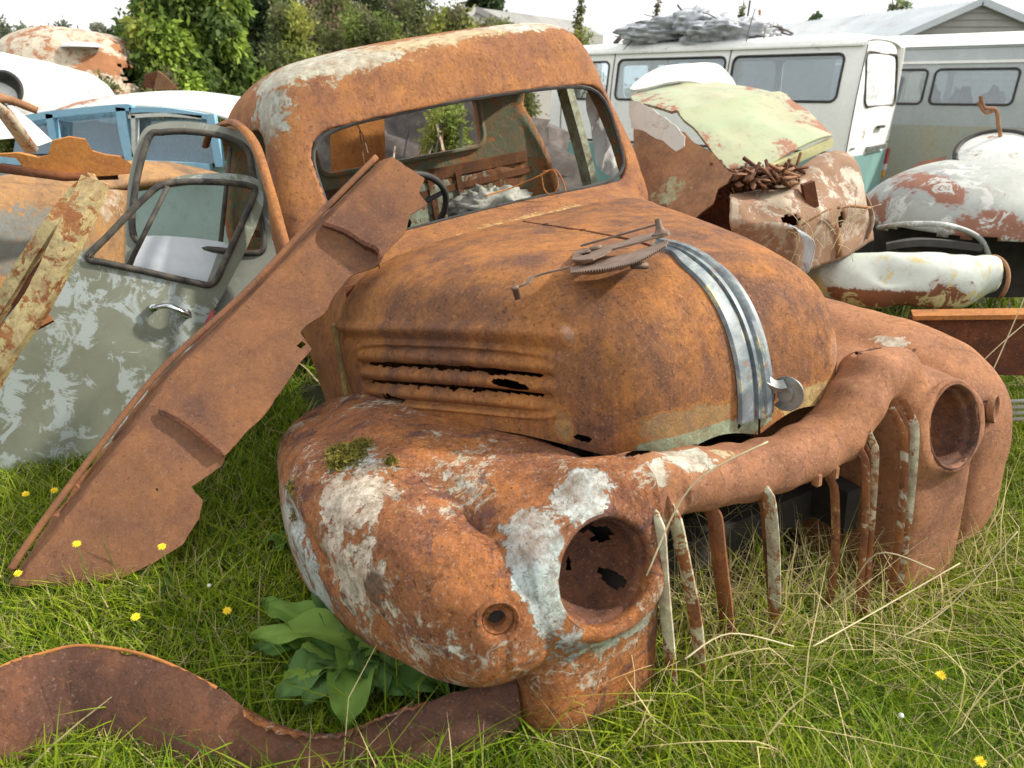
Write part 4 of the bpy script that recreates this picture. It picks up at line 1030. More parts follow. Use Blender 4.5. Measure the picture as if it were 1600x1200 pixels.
# ---- rusted bracket sitting on an old orange car at the left
yb = 2.9
hulk = thing('orange_car', 'orange and dark grey rusted car body at the left edge under a loose bracket', 'car', loc=tuple(at(60, 480, y=3.2)))
Po = [at(-120,300,y=2.9), at(-20,285,y=2.95), at(60,288,y=3.05), at(150,295,y=3.2), at(215,300,y=3.5)]
V = np.zeros((40, 24, 3)); P5 = curve(Po, 10)[:40]
for k in range(40):
    for j in range(24):
        a = j/23; V[k, j] = P5[k] + np.array([.02*a, -.30*math.sin(a*1.5), -.55*(1 - math.cos(a*1.55))]) 
V, F = gridsurf(V); V = V + .02*fbm(V, 3, 4, 3)[:, None]; V, F = thicken(V, F.tolist(), .006)
mk('wing', V, F, rusty('orange_hulk', dark=(.10,.07,.05), mid=(.27,.15,.08), hot=(.42,.22,.08), pale=(.5,.35,.2), hotness=.02, paintk=1.0), hulk, paint=wpaint([(at(60,380,y=2.75), (.5,.3,.16), (.16,.17,.16), 1.1), (at(180,310,y=3.2), (.2,.3,.12), (.5,.4,.3), .6)]))
V = np.zeros((40, 14, 3))
for k in range(40):
    for j in range(14):
        a = j/13; V[k, j] = P5[k] + np.array([.25*a, .95*a, .03*math.sin(a*3) - .12*(k/39)**2*a])
V, F = gridsurf(V); V = V + .012*fbm(V, 3, 7, 3)[:, None]; V, F = thicken(V, F.tolist(), .006); mk('bonnet', V, F, MATS['orange_hulk'], hulk, paint=wpaint([(at(40,270,y=3.3), (.4,.3,.2), (.5,.33,.2), .5)]))
PB = Plane(at(0, 280, y=2.75), at(200, 285, y=2.95), at(100, 220, y=2.85))
PBs = -1 if PB.N[1] > 0 else 1
br = sheet('bracket', PB.px([(-30,240), (30,234), (62,240), (78,236), (84,214), (110,208), (135,212), (146,230), (165,236), (190,240), (208,254), (205,266), (170,268), (130,268), (80,262), (40,256), (28,242), (0,240)]), PB.map(lambda x, y: PBs*(.05*np.sin(x*6) + .05)), MATS['rust_orange'], res=.02, t=.03)
tag(br, 'bent rust orange steel bracket lying on top of the old orange car', 'bracket')
m = MB(); m.bar([at(0,262,y=2.70), at(100,276,y=2.75), at(180,274,y=2.9)], .05, .03); m.build('shelf_edge', MATS['rust_dark'], br)
# ---- windscreen frame with a pale sheet, far left
ws_ = thing('windscreen_frame', 'tan rusted windscreen frame with bright sheet behind it at the left edge', 'windscreen frame', loc=tuple(at(20, 235, y=3.1)))
m = MB(); m.bar([at(-40,130,y=3.0), at(10,180,y=3.1), at(50,236,y=3.2)], .05, .03, up=(0,-1,0)); m.build('pillar', MATS['cream_rust'], ws_)
m = MB(); m.bar(curve([at(-60,158,y=3.0), at(0,152,y=3.1), at(50,170,y=3.2)], 6), .09, .03, up=(0,-.3,1)); m.build('roof_lip', MATS['rust_junk'], ws_)
PG = Plane(at(0,200,y=3.3), at(80,200,y=3.45), at(20,170,y=3.4)); sheet('sheet', PG.px([(-30,165), (20,165), (50,190), (82,220), (60,228), (30,215), (-30,220)]), PG.map(), MATS['cloth_white'], ws_, t=.004)
# ================================================================ vans, sheds, wrecks behind
painted('van_white', (.86,.86,.83), (.80,.80,.77), rust=.34, rough=.35, rustc=((.14,.06,.03), (.35,.18,.09)), grime=.12)
painted('van_teal', (.20,.36,.34), (.15,.28,.27), rust=.3, rough=.5)
painted('van_grey', (.40,.43,.44), (.33,.36,.36), rust=.18, rough=.4, grime=.2)
painted('van_grey_low', (.30,.33,.31), (.34,.33,.24), rust=.2, rough=.5, grime=.3)
plain('van_inside', (.16,.17,.18), .8, c2=(.10,.10,.11)); plain('seat_cloth', (.22,.18,.20), .9, c2=(.12,.10,.11))
def rr(x0, y0, x1, y1, r, n=5):
    out = []
    for cx, cy, a0 in ((x1-r, y1-r, 0), (x0+r, y1-r, 90), (x0+r, y0+r, 180), (x1-r, y0+r, 270)):
        for k in range(n+1): a = R(a0 + 90*k/n); out.append(np.array([cx + r*math.cos(a), cy + r*math.sin(a)]))
    return out
def van(name, label, C, s, L, Wd, H, belt, side_windows, rear_window, mats, side_low, rear=True, far=True):
    """C: ground corner between visible side and rear; s: unit vector towards the nose; the far side lies along r"""
    s = np.array([*s, 0]); s /= np.linalg.norm(s); r = np.array([s[1], -s[0], 0.]);
    if r[1] < 0: r = -r
    C = np.array(C, float); Z = np.array([0, 0, 1.])
    root = thing(name, label, 'van', loc=tuple(C))
    tum = lambda h: .10*np.clip((h - belt)/(H - belt), 0, 1.1)**1.5 + .03*np.clip((.5 - h)/.5, 0, 1)**2
    def smap(off=0, flip=1):
        def f(P):
            b = tum(P[:, 1]) + off
            base = C if flip > 0 else C + r*Wd
            return base + P[:, :1]*s + P[:, 1:2]*Z + (b[:, None]*r)*flip
        return f
    hs = [rr(*w) for w in side_windows]
    sheet('side_panel', [(.06, .05), (L, .05), (L, H-.07), (.06, H-.07)], smap(), mats[0], root, hs, res=.06, t=-.02)
    sheet('side_panel', [(.06, .05), (L, .05), (L, H-.07), (.06, H-.07)], smap(0, -1), mats[0], root, hs, res=.09, t=.02)
    sheet('lower_side', [(.05, .06), (L, .06), (L, side_low), (.05, side_low)], smap(-.006), mats[1], root, res=.12, t=-.004)
    for h in hs:
        sheet('window_pane', h, smap(.012), mats[2], root, res=.2, t=.004)
        P = smap(-.004)(np.array(h + [h[0], h[1]])); m = MB(); m.tube(P, .014, 6); m.build('window_seal', MATS['rubber'], root)
        sheet('window_pane', h, smap(.012, -1), mats[2], root, res=.2, t=.004)
    # roof
    nr, ns = 28, 30; V = np.zeros((ns, nr, 3)); wi = tum(np.array([H]))[0]
    for i in range(ns):
        x = .10 + (L - .1)*i/(ns-1)
        for j in range(nr):
            a = -1 + 2*j/(nr-1); edge_ = (1 - abs(a)**7); xe = smooth(.05, .35, x)
            V[i, j] = C + s*x + r*(Wd/2 + a*(Wd/2 - tum(np.array([H-.08]))[0] + .012)) + Z*(H - .10 + .10*edge_**.6*(.35 + .65*xe) + .03*(1 - a*a))
    V, F = gridsurf(V); V[:, 2] += .006*fbm(V, 3, 5, 3); V, F = thicken(V, F.tolist(), .01); mk('roof', V, F, mats[0], root)
    if rear:
        def rmap(off=0):
            def f(P):
                bow = .07*(np.abs(P[:, 0] - Wd/2)/(Wd/2))**3 + .12*np.clip((P[:, 1] - belt)/(H - belt), 0, 1)**1.6
                return C + P[:, :1]*r + P[:, 1:2]*Z + (bow[:, None] + off)*s
            return f
        yo = lambda h: tum(np.array([h]))[0]
        ol = [(.0, .05), (Wd, .05), (Wd, belt), (Wd - yo(H-.08), H-.05), (Wd - .3, H-.0), (.3, H-.0), (yo(H-.08), H-.05), (.0, belt)]
        hw = rr(*rear_window); sheet('rear_door', ol, rmap(), mats[0], root, [hw], res=.06, t=.03)
        sheet('rear_window', hw, rmap(.01), mats[3], root, res=.2, t=.004); m = MB(); P = rmap(-.006)(np.array(hw + [hw[0], hw[1]])); m.tube(P, .013, 6); m.build('window_seal', MATS['seal'], root)
        sheet('lower_rear', [(.03, .08), (Wd-.03, .08), (Wd-.03, side_low), (.03, side_low)], rmap(-.012), mats[1], root, res=.1, t=.006)
        return root, smap, rmap, s, r, C
    return root, smap, None, s, r, C
m = MB()
C0 = np.array([3.66, 7.75, -.27]); s0 = np.array([-.76, .65])
def sx(u, v=120):
    """distance along the white van's side of a pixel column"""
    d = sight(u, v); n_ = np.array([.65, .76, 0]); t = ((C0 - CW[:3, 3]) @ n_) / (d @ n_); return ((CW[:3, 3] + d*t) - C0) @ np.array([-.76, .65, 0])
wv, smap, rmap, s_, r_, C_ = van('van', 'white van with teal lower rear and junk heaped on its roof', C0, s0, 4.1, 1.66, 1.90, 1.18,
   [(sx(1312), 1.25, sx(1140), 1.72, .07), (sx(1128), 1.25, sx(962), 1.72, .07), (sx(948), 1.25, sx(948) + .75, 1.70, .07)], (.20, 1.20, 1.46, 1.74, .10),
   (MATS['van_white'], MATS['van_teal'], MATS['glass_van'], MATS['glass_pale']), .70)
m = MB(); m.box(C_ + s_*2.1 + r_*.83 + np.array([0,0,.30]), (.1,.1,.1)); 
fl_ = MB(); V = [C_ + s_*a + r_*b + np.array([0,0,c]) for a in (.1, 3.9) for b in (.06, 1.6) for c in (.25, .32)]; fl_.add(V, [(0,1,3,2),(4,6,7,5),(0,4,5,1),(2,3,7,6),(0,2,6,4),(1,5,7,3)]); fl_.build('floor', MATS['van_inside'], wv, sm=False)
for a in (.9, 1.9, 2.9):
    st = MB(); V = [C_ + s_*(a + x + .15*(z > .8)) + r_*y + np.array([0,0,z]) for x in (0,.14) for y in (.25,1.35) for z in (.4,1.22)]; st.add(V, [(0,1,3,2),(4,6,7,5),(0,4,5,1),(2,3,7,6),(0,2,6,4),(1,5,7,3)]); st.build('seat_row', MATS['seat_cloth'], wv, sm=False)
for k, col in (('tail_lamp', (.35,.03,.04)), ('tail_lamp', (.8,.55,.5)), ('tail_lamp', (.65,.25,.03))):
    pass
plain('lamp_red', (.42,.045,.05), .3, c2=(.25,.03,.03)); plain('lamp_white', (.75,.62,.58), .35, c2=(.6,.4,.4)); plain('lamp_amber', (.70,.30,.03), .35, c2=(.5,.2,.03))
for b in (.06, 1.60):
    for z0_, z1_, mt_ in ((.52,.70,'lamp_red'), (.44,.51,'lamp_white'), (.36,.43,'lamp_amber')):
        P = rmap(-.02)(np.array([[b - .045, (z0_+z1_)/2]]))[0]; m = MB(); V = [P + r_*x*.09 + s_*y*.04 + np.array([0,0,z*(z1_-z0_)]) for x in (0,1) for y in (-.5,.5) for z in (-.5,.5)]
        m.add(V, [(0,1,3,2),(4,6,7,5),(0,4,5,1),(2,3,7,6),(0,2,6,4),(1,5,7,3)]); m.build('tail_lamp', MATS[mt_], wv, sm=False, bevel=.006)
P = rmap(-.03)(np.array([[.50, .755], [1.15, .755]])); m = MB(); m.bar([P[0], P[1]], .05, .05); m.build('plate_lamp', MATS['zinc'], wv, sm=False)
P = rmap(-.014)(np.array([[.08, .78], [1.58, .78]])); m = MB(); m.bar([P[0], P[1]], .01, .02); m.build('trim_strip', MATS['chrome'], wv, sm=False)
P = smap(-.012)(np.array([[.05, .735], [4.0, .735]])); m = MB(); m.bar([P[0], P[1]], .012, .025); m.build('side_moulding', MATS['rubber'], wv, sm=False)
P = smap(-.012)(np.array([[.02, H_] for H_ in (1.80, 1.5, 1.2, .9)])); 
for a_ in (.06, sx(1134), sx(955), sx(955) + .8):
    P = smap(-.008)(np.array([[a_, h_] for h_ in (.72, 1.0, 1.3, 1.6, 1.80)])); m = MB(); m.tube(P, .006, 5); m.build('door_seam', MATS['rubber'], wv)
P = smap(-.02)(np.array([[.1, 1.80], [4.0, 1.80]])); m = MB(); m.bar([P[0], P[1]], .03, .018); m.build('gutter', MATS['van_white'], wv, sm=False)
P = rmap(-.03)(np.array([[.70, .98], [.95, .98]])); m = MB(); m.bar([P[0], P[1]], .03, .03); m.build('door_handle', MATS['rubber'], wv, sm=False)
# grey van
A1 = at(1400,168,y=9.6); A2 = at(1600,172,y=8.75); dgv = (A1 - A2)[:2]; dgv /= np.linalg.norm(dgv)
Cg = np.array([*(A2[:2] - dgv*1.4), -.27])
def sg(u):
    d = sight(u, 120); n_ = np.array([-dgv[1], dgv[0], 0]); n_ = n_ if n_[1] > 0 else -n_; t = ((Cg - CW[:3, 3]) @ n_) / (d @ n_); return ((CW[:3, 3] + d*t) - Cg) @ np.array([*dgv, 0])
gv, smg, _, sG, rG, CG = van('van', 'grey van with a high pale roof and broken side windows, at the right edge', Cg, dgv, sg(1300), 1.7, 1.93, 1.22,
   [(sg(1592), 1.20, sg(1460), 1.60, .06), (sg(1448), 1.20, sg(1380), 1.60, .06)], None, (MATS['van_grey'], MATS['van_grey_low'], MATS['glass_van'], None), .95, rear=False)
V = np.zeros((24, 20, 3))
for i in range(24):
    for j in range(20):
        a = -1 + 2*j/19; V[i, j] = CG + sG*sg(1300)*i/23 + rG*(.85 + a*.80) + np.array([0,0,1.86 + .16*(1 - abs(a)**5)])
V, F = gridsurf(V); mk('high_roof', V, F, MATS['van_white'], gv)
P = smg(-.012)(np.array([[0, 1.68], [sg(1300), 1.68]])); m = MB(); m.bar([P[0], P[1]], .02, .03); m.build('gutter', MATS['van_white'], gv, sm=False)
for k in range(3):
    m = MB(); c0 = CG + sG*(sg(1592) + .25 + .35*k) + rG*.5; V, F = blob(c0 + np.array([0,0,1.05]), (.16,.14,.35), 20, 14, .3, 3, k); m.add(V, F); m.build('seat', MATS['seat_cloth'], gv)
# roof junk
rz = lambda a, b: C_ + s_*a + r_*b + np.array([0, 0, 1.93])
plain('tarp', (.50,.52,.55), .55, c2=(.30,.32,.35), sc=8)
for (u0, u1, hh, sd, lab) in ((975, 1080, .50, 1, 'pale grey crumpled tarp on the white van roof, left heap'), (1065, 1150, .38, 4, 'pale grey crumpled tarp on the white van roof, right heap')):
    a0, a1 = sx(u1, 60), sx(u0, 60); m = MB()
    for k in range(9):
        t = rnd.uniform(.08, .92); V, F = blob(rz(a0 + (a1-a0)*t, rnd.uniform(.25, 1.0)) + np.array([0, 0, rnd.uniform(.0, .20 if sd == 1 else .12)]), (rnd.uniform(.25,.45), rnd.uniform(.2,.32), rnd.uniform(.08,.15)), 48, 30, .38, 2.2, k*3 + sd); m.add(V, F)
    o = m.build('tarp', MATS['tarp']); tag(o, lab, 'tarp')
jk = MB()
for k in range(80):
    u = rnd.uniform(935, 1185) ; a = sx(u, 55); p = rz(a, rnd.uniform(.1, 1.2)) + np.array([0,0,rnd.uniform(-.03,.22)*(1 if u < 1160 else .5)]); d = np.array([rnd.gauss(0,1), rnd.gauss(0,1), rnd.gauss(0,.35)]); d /= np.linalg.norm(d)
    jk.tube(curve([p - d*.22, p + np.array([0,0,.03]), p + d*rnd.uniform(.1,.3)], 4), rnd.uniform(.005,.013), 5)
jk.tube([rz(sx(935,55), .4) + np.array([0,0,.0]), rz(sx(958,55), .4) + np.array([0,0,.20]), rz(sx(1000,55), .4) + np.array([0,0,.06])], .035, 6)
for k in range(14):
    u = rnd.uniform(960, 1160); p = rz(sx(u, 55), rnd.uniform(.2, 1)) + np.array([0,0,.1]); V, F = blob(p, (rnd.uniform(.06,.14), .1, rnd.uniform(.04,.09)), 14, 10, .4, 3, k); jk.add(V, F)
plain('scrap_dark', (.055,.045,.04), .8, c2=(.12,.10,.09)); o = jk.build('scrap_heap', MATS['scrap_dark']); tag(o, 'tangle of dark rusty rods and scrap piled on the white van roof', 'scrap', kind='stuff')
m = MB(); m.tube([at(1187,60,y=11), at(1187,15,y=11)], .02, 8); o = m.build('pole', MATS['rust_junk']); tag(o, 'thin upright pole standing behind the white van roof', 'pole')
# ---- sheds
def corr_mat(name, c, c2, sc=40, rust=.2):
    m, t, b, o = new_mat(name); B = NB(t); co = B.n('TexCoord').outputs['Object']
    k = B.mix(B.rng(B.noise(co, .5, 5, .7), .4, .6), c, c2); k = B.mix(B.rng(B.noise(co, 1.3, 8, .75), .55, .62, 0, rust), k, (.3,.14,.08))
    t.links.new(k, b.inputs['Base Color']); b.inputs['Roughness'].default_value = .6; MATS[name] = m
corr_mat('iron_roof', (.50,.54,.57), (.62,.64,.65)); corr_mat('board_wall', (.33,.32,.29), (.27,.27,.25), rust=.05); corr_mat('dull_roof', (.45,.44,.42), (.36,.36,.34), rust=.4)
def corrquad(a, b, c, d, n, amp, thick=.02):
    """a->b along the waves' spacing, a->d down the slope"""
    a, b, c, d = map(np.array, (a, b, c, d)); N = np.cross(b - a, d - a); N = N/np.linalg.norm(N); V = []
    for k in range(n*4+1):
        t = k/(n*4); o_ = N*amp*math.sin(k*math.pi/2); V += [a + (b-a)*t + o_, d + (c-d)*t + o_]
    F = [(2*k, 2*k+1, 2*k+3, 2*k+2) for k in range(n*4)]; return thicken(V, F, thick)
def shed(name, label, pk, el, er, back, wallz, roofmat, wallmat, boards=True):
    root = thing(name, label, 'shed', loc=(el[0], el[1], -.3)); pk, el, er, back = map(np.array, (pk, el, er, back)); 
    V, F = corrquad(pk, pk + back, el + back, el, 60, .03); mk('roof', V, F, roofmat, root, sm=False)
    V, F = corrquad(pk + back, pk, er, er + back, 60, .03); mk('roof', V, F, roofmat, root, sm=False)
    m = MB(); dn = .12*back/np.linalg.norm(back)
    # weatherboards, one above another
    zb, zt = wallz, pk[2] - .05; nb = int((zt - zb)/.16)
    for i in range(nb):
        z = zb + i*.16
        def xr(zz):
            f = min(1, max(0, (pk[2] - zz)/(pk[2] - el[2] + 1e-6))); return pk + (el - pk)*f, pk + (er - pk)*f
        l0, r0 = xr(z); l1, r1 = xr(min(z + .16, pk[2] - .02)); of = -back/np.linalg.norm(back)*.03
        V = [np.array([l0[0], l0[1], z]) + dn + of, np.array([r0[0], r0[1], z]) + dn + of, np.array([r1[0], r1[1], z + .17]) + dn, np.array([l1[0], l1[1], z + .17]) + dn]; m.add(V, [(0,1,2,3)])
    m.build('gable_wall', wallmat, root, sm=False)
    m = MB()
    for e in (el, er): V = [np.array([e[0], e[1], wallz]) + dn, np.array([e[0], e[1], e[2]]) + dn, e + back, np.array([(e+back)[0], (e+back)[1], wallz])]; m.add(V, [(0,1,2,3)])
    m.build('side_wall', wallmat, root, sm=False)
    m = MB(); f = -back/np.linalg.norm(back)*.05; m.bar([el + f, pk + f], .05, .16); m.bar([pk + f, er + f], .05, .16); m.build('barge_board', roofmat, root, sm=False)
    return root
shed('shed', 'large grey weatherboard shed with wide corrugated iron gable roof at top right', at(1533,2,y=20), at(1405,58,y=20), at(1665,58,y=20), (-3.2, 9.5, 0), -.3, MATS['iron_roof'], MATS['board_wall'])
shed('shed', 'long low iron roofed lean-to left of the big shed, just right of the white van', at(1440,28,y=26), at(1345,48,y=26), at(1520,45,y=26), (-1, 9, 0), -.3, MATS['iron_roof'], MATS['board_wall'])
shed('shed', 'small pale roofed shed among the trees above the truck cab', at(745,14,y=24), at(715,42,y=23.5), at(800,42,y=24), (3.4, 4.5, 0), -.3, MATS['dull_roof'], MATS['board_wall'])
shed('shed', 'low flat iron roof half hidden behind the trees above the cab corner', at(420,42,y=22), at(392,50,y=22), at(455,50,y=22), (2, 5, 0), -.3, MATS['dull_roof'], MATS['board_wall'])
# ---- green crumpled car, right of the cab
gc = thing('green_car', 'crumpled car wreck with pale green bonnet right behind the truck cab', 'car', loc=tuple(at(1180, 400, y=3.0)))
painted('pale_green', (.31,.37,.22), (.38,.37,.23), rust=.38, rough=.45, rustc=((.20,.09,.05), (.36,.17,.10)), bump=.2)
PGb = Plane(at(1160,272,y=2.9), at(1292,206,y=3.3), at(1000,140,y=3.7)); gs_ = 1 if PGb.N[2] > 0 else -1
oB = [(988,138), (1010,122), (1060,106), (1098,96), (1128,106), (1142,128), (1200,150), (1250,176), (1290,202), (1300,212), (1262,230), (1210,254), (1165,272), (1154,270), (1118,243), (1060,195), (1005,158)]
c0g = np.array(PGb.px([(1150,190)])[0])
def gd(x, y): r2 = (x - c0g[0])**2 + (y - c0g[1])**2; return gs_*(.05 - .28*r2 + .035*fbm(np.stack([x, y, x*0], -1), 3, 5, 3) + .02*np.exp(-((y - c0g[1] - .1 + .3*(x - c0g[0]))/.03)**2))
sheet('bonnet', PGb.px([tuple(q) for q in curve([np.array(p, float) for p in oB], 3, True)]), PGb.map(gd), MATS['pale_green'], gc, res=.03, t=.012*gs_, paint=wpaint([(PGb.p3(u, v), (.08,.2,.10), (0,0,0), .33) for u, v in ((1000,145), (1040,180), (1100,232), (1160,268), (1230,245), (1292,208), (1240,172), (1060,110), (1180,140))]))
PW2 = Plane(at(1000,150,y=3.75), at(1130,120,y=3.95), at(1100,92,y=4.1)); sheet('windscreen_panel', PW2.px([tuple(q) for q in curve([(985,136), (1030,110), (1075,96), (1105,92), (1130,100), (1150,132), (1080,128), (1010,140)], 4, True)]), PW2.map(lambda x, y: .02*np.sin(x*9)), MATS['old_white'], gc, res=.04, t=.01)
m = MB(); lp = curve([PGb.p3(1152,273,gs_*.01), PGb.p3(1200,262,gs_*.01), PGb.p3(1250,238,0), PGb.p3(1300,213,-.01)], 6); m.bar(lp + np.array([0,0,-.018]), .03, .035); painted('yellow_green', (.44,.42,.20), rust=.4, rustc=((.2,.09,.05),(.4,.2,.1))); m.build('front_lip', MATS['yellow_green'], gc, sm=False)
# rusty wing under it
PWg = Plane(at(1000,330,y=2.95), at(1130,330,y=2.75), at(1000,180,y=3.3)); ws = -1 if PWg.N[1] > 0 else 1
sheet('wing', PWg.px([(985,160), (1010,172), (1062,206), (1110,246), (1152,284), (1142,300), (1128,308), (1118,330), (1098,345), (1080,360), (1030,330), (985,300)]), PWg.map(lambda x, y: ws*(.06*np.sin((x)*4) + .02*fbm(np.stack([x, y, x*0], -1), 4, 2, 3))), MATS['rust_junk'], gc, res=.02, jag=.006, t=.006,
      paint=wpaint([(at(1040,300,y=2.9), (.12,.1,.10), (.40,.42,.25), .62)]))
PT = Plane(at(990,165,y=3.15), at(1070,215,y=2.95), at(1000,210,y=3.1)); sheet('torn_white_skin', PT.px([(984,158), (1000,160), (1030,178), (1060,198), (1072,214), (1070,228), (1058,236), (1040,222), (1010,206), (986,200)]), PT.map(lambda x, y: .012*np.sin(x*20)), MATS['old_white'], gc, res=.015, jag=.004, t=.005)
# pressed front end box
painted('pale_rust', (.38,.33,.23), (.34,.24,.16), rust=.74, rough=.6, rustc=((.17,.09,.055), (.31,.18,.10)), bump=.3)
PX = Plane(at(1145,330,y=2.62), at(1330,350,y=2.95), at(1145,300,y=2.7)); xs_ = -1 if PX.N[1] > 0 else 1
# top face and front face of the pressed panel as one folded strip
topl = curve([at(1142,306,y=2.75), at(1180,300,y=2.8), at(1222,288,y=2.9), at(1252,262,y=3.0), at(1285,242,y=3.1), at(1322,240,y=3.15), at(1330,262,y=3.15)], 8)
midl = curve([at(1140,316,y=2.65), at(1185,318,y=2.66), at(1228,306,y=2.7), at(1262,278,y=2.85), at(1298,255,y=2.95), at(1332,252,y=3.0), at(1342,270,y=3.02)], 8)
botl = curve([at(1142,345,y=2.6), at(1190,350,y=2.6), at(1240,352,y=2.62), at(1275,335,y=2.7), at(1310,325,y=2.8), at(1345,318,y=2.9), at(1352,330,y=2.95)], 8)
footl = curve([at(1150,395,y=2.66), at(1200,410,y=2.66), at(1245,425,y=2.68), at(1290,412,y=2.78), at(1320,400,y=2.85), at(1350,380,y=2.95), at(1362,375,y=2.98)], 8)
rows = []; ctr = [topl, midl, botl, footl]
V = np.zeros((len(topl), 40, 3))
for i in range(len(topl)):
    q_ = np.array([c[i] for c in ctr]); V[i] = np.stack([np.interp(np.linspace(0, 3, 40), [0,1,2,3], q_[:, k]) for k in range(3)], -1)
V[:, 1:-1] = .25*V[:, :-2] + .5*V[:, 1:-1] + .25*V[:, 2:]
V, F = gridsurf(V); V = V + np.array([.3,-1,.3])*(.022*fbm(V, 7, 8, 4))[:, None]; V[:, 2] -= .02*np.exp(-((V[:, 2] - at(1250,345,y=2.7)[2])/.012)**2)*0
C3 = V[F].mean(1); F = F[holes(C3, [(at(1232,345,y=2.64), (.035,.06,.02)), (at(1300,345,y=2.85), (.03,.1,.03))])]; V, F = thicken(V, F.tolist(), .008); mk('front_panel', V, F, MATS['pale_rust'], gc)
m = MB(); m.box(at(1265,305,y=2.72), (.045,.03,.10), M=Matrix.Rotation(R(-20), 3, 'Y')); m.build('panel_slot', MATS['rust_dark'], gc, sm=False)
m = MB(); V, F = blob(at(1190,340,y=3.05), (.30,.20,.20), 30, 20, .25, 3, 4); m.add(V, F); 
for k in range(160):
    p = at(rnd.uniform(1110,1250), rnd.uniform(262,310), y=rnd.uniform(2.8,3.1)); d = np.array([rnd.gauss(0,1), rnd.gauss(0,1), rnd.gauss(0,.6)]); d /= np.linalg.norm(d); m.tube([p - d*.04, p, p + d*rnd.uniform(.03,.10)], rnd.uniform(.003,.01), 4)
m.build('engine_debris', MATS['rust_dark'], gc)
m = MB()
for k in range(34):
    p = at(rnd.uniform(1150,1240), rnd.uniform(262,290), y=rnd.uniform(2.72,2.8)); V, F = blob(p, (rnd.uniform(.02,.05), rnd.uniform(.012,.03), rnd.uniform(.003,.007)), 12, 8, .5, 2, k, M=Matrix.Rotation(rnd.uniform(-1, 1), 3, 'Y') @ Matrix.Rotation(rnd.uniform(-3, 3), 3, 'Z')); m.add(V, F)
m.build('leaf_litter', MATS['rust_junk'], gc)
V = np.zeros((30, 10, 3)); e1 = curve([at(1326,262,y=3.05), at(1345,290,y=3.0), at(1362,320,y=2.95), at(1366,350,y=2.92), at(1350,385,y=2.9)], 8)[:30]
for i in range(30):
    for j in range(10): V[i, j] = e1[i] + np.array([-.012*j*math.sin(i/29*math.pi), .04*j, -.002*j])
V, F = gridsurf(V); V, F = thicken(V, F.tolist(), .006); mk('flange', V, F, MATS['pale_rust'], gc)
m = MB(); m.tube(curve([at(1310,325,y=2.7), at(1330,322,y=2.75), at(1360,325,y=2.8)], 5), .006, 6); m.tube(curve([at(1240,360,y=2.6), at(1280,335,y=2.6), at(1300,325,y=2.65)], 5), .004, 5); m.tube([at(1300,340,y=2.8), at(1310,400,y=2.8)], .02, 8); m.build('rod', MATS['rust_junk'], gc)
m = MB()
for k in range(40):
    o0 = rnd.gauss(0, 4); m.tube(curve([at(1232+o0*.5,350+abs(o0)*.5,y=2.60), at(1252+o0,362+o0*.5,y=2.57), at(1264+o0,385,y=2.56), at(1258+o0*.8,418+rnd.uniform(-8,10),y=2.55)], 6), .0014, 4)
plain('string', (.50,.53,.55), .7, c2=(.35,.37,.38)); o = m.build('string_bundle', MATS['string']); tag(o, 'grey bundle of frayed string hanging down the front of the pale rusty panel', 'string')
m = MB()
for k in range(26):
    u = rnd.uniform(1225, 1330); p = at(u, rnd.uniform(330,400), y=2.58); q = p + np.array([rnd.gauss(0,.07), rnd.gauss(0,.02), rnd.uniform(-.1,.12)]); m.tube(curve([p, (p+q)/2 + np.array([.01,0,.015]), q], 4), .0013, 4)
o = m.build('dry_stems', MATS['straw'] if 'straw' in MATS else plain('straw', (.52,.45,.28), .8, c2=(.40,.33,.18))); tag(o, 'dry stems caught on the crumpled front of the green car', 'dry grass', kind='stuff')
# ---- grey domed hulk at the right edge
hk = thing('grey_car_hulk', 'rounded pale grey car shell with red rust patches at the right edge', 'car', loc=tuple(at(1510, 430, y=3.5)))
cD = at(1515, 352, y=3.55); rx = abs(at(1366,352,y=3.45)[0] - cD[0])*1.02; rzv = at(1515,253,y=3.55)[2] - cD[2]
painted('hulk_grey', (.36,.38,.35), (.25,.26,.25), rust=.45, rough=.5, rustc=((.20,.085,.055), (.31,.14,.09)), chip=(.48,.49,.46))
V = np.zeros((60, 60, 3))
for i in range(60):
    for j in range(60):
        a = math.pi*(i/59); b = (math.pi*.5)*(j/59)*1.12   # around left-right, and from the rim to the crown
        V[i, j] = cD + np.array([-rx*math.cos(a)*(math.cos(b - .0)**.8 if b < math.pi/2 else 0)*1.0, -.42*math.sin(a)*(max(0, math.cos(b))**.8), rzv*math.sin(min(b, math.pi/2))])
def dome(c, r, n1=70, n2=40, cut=.0, e=.85, amp=.02, seed=0, back=True):
    V = np.zeros((n2, n1+1, 3))
    for i in range(n2):
        b = (math.pi/2)*(1 - i/(n2-1)) * (1) + cut*(i/(n2-1))*-1
        for j in range(n1+1):
            a = 2*math.pi*j/n1; cb = max(0, math.cos(b)); V[i, j] = np.array([r[0]*cb**e*math.cos(a), r[1]*cb**e*math.sin(a), r[2]*math.sin(b)])
    V, F = gridsurf(V); V = V + amp*fbm(V, 4, seed, 3)[:, None] + np.array(c); return V, F
V, F = dome(cD, (rx, .50, rzv), cut=.35, amp=.02, seed=2); C3 = V[F].mean(1)
kk = ~((C3[:, 2] < cD[2] + .02 + .03*fbm(C3, 12, 3, 2)) & (C3[:, 0] < cD[0] + .28)) & holes(C3, [(at(1560,395,y=3.1), (.12,.2,.05))])
V, F = thicken(V, F[kk].tolist(), .01); mk('body_shell', V, F, MATS['hulk_grey'], hk, paint=wpaint([(at(1445,290,y=3.2), (.15,.5,.05), (0,0,0), .8), (at(1505,300,y=3.15), (.06,.5,.07), (0,0,0), .85), (at(1550,370,y=3.1), (.16,.5,.10), (0,0,0), .95), (at(1380,330,y=3.3), (.08,.5,.12), (0,0,0), .7)]))
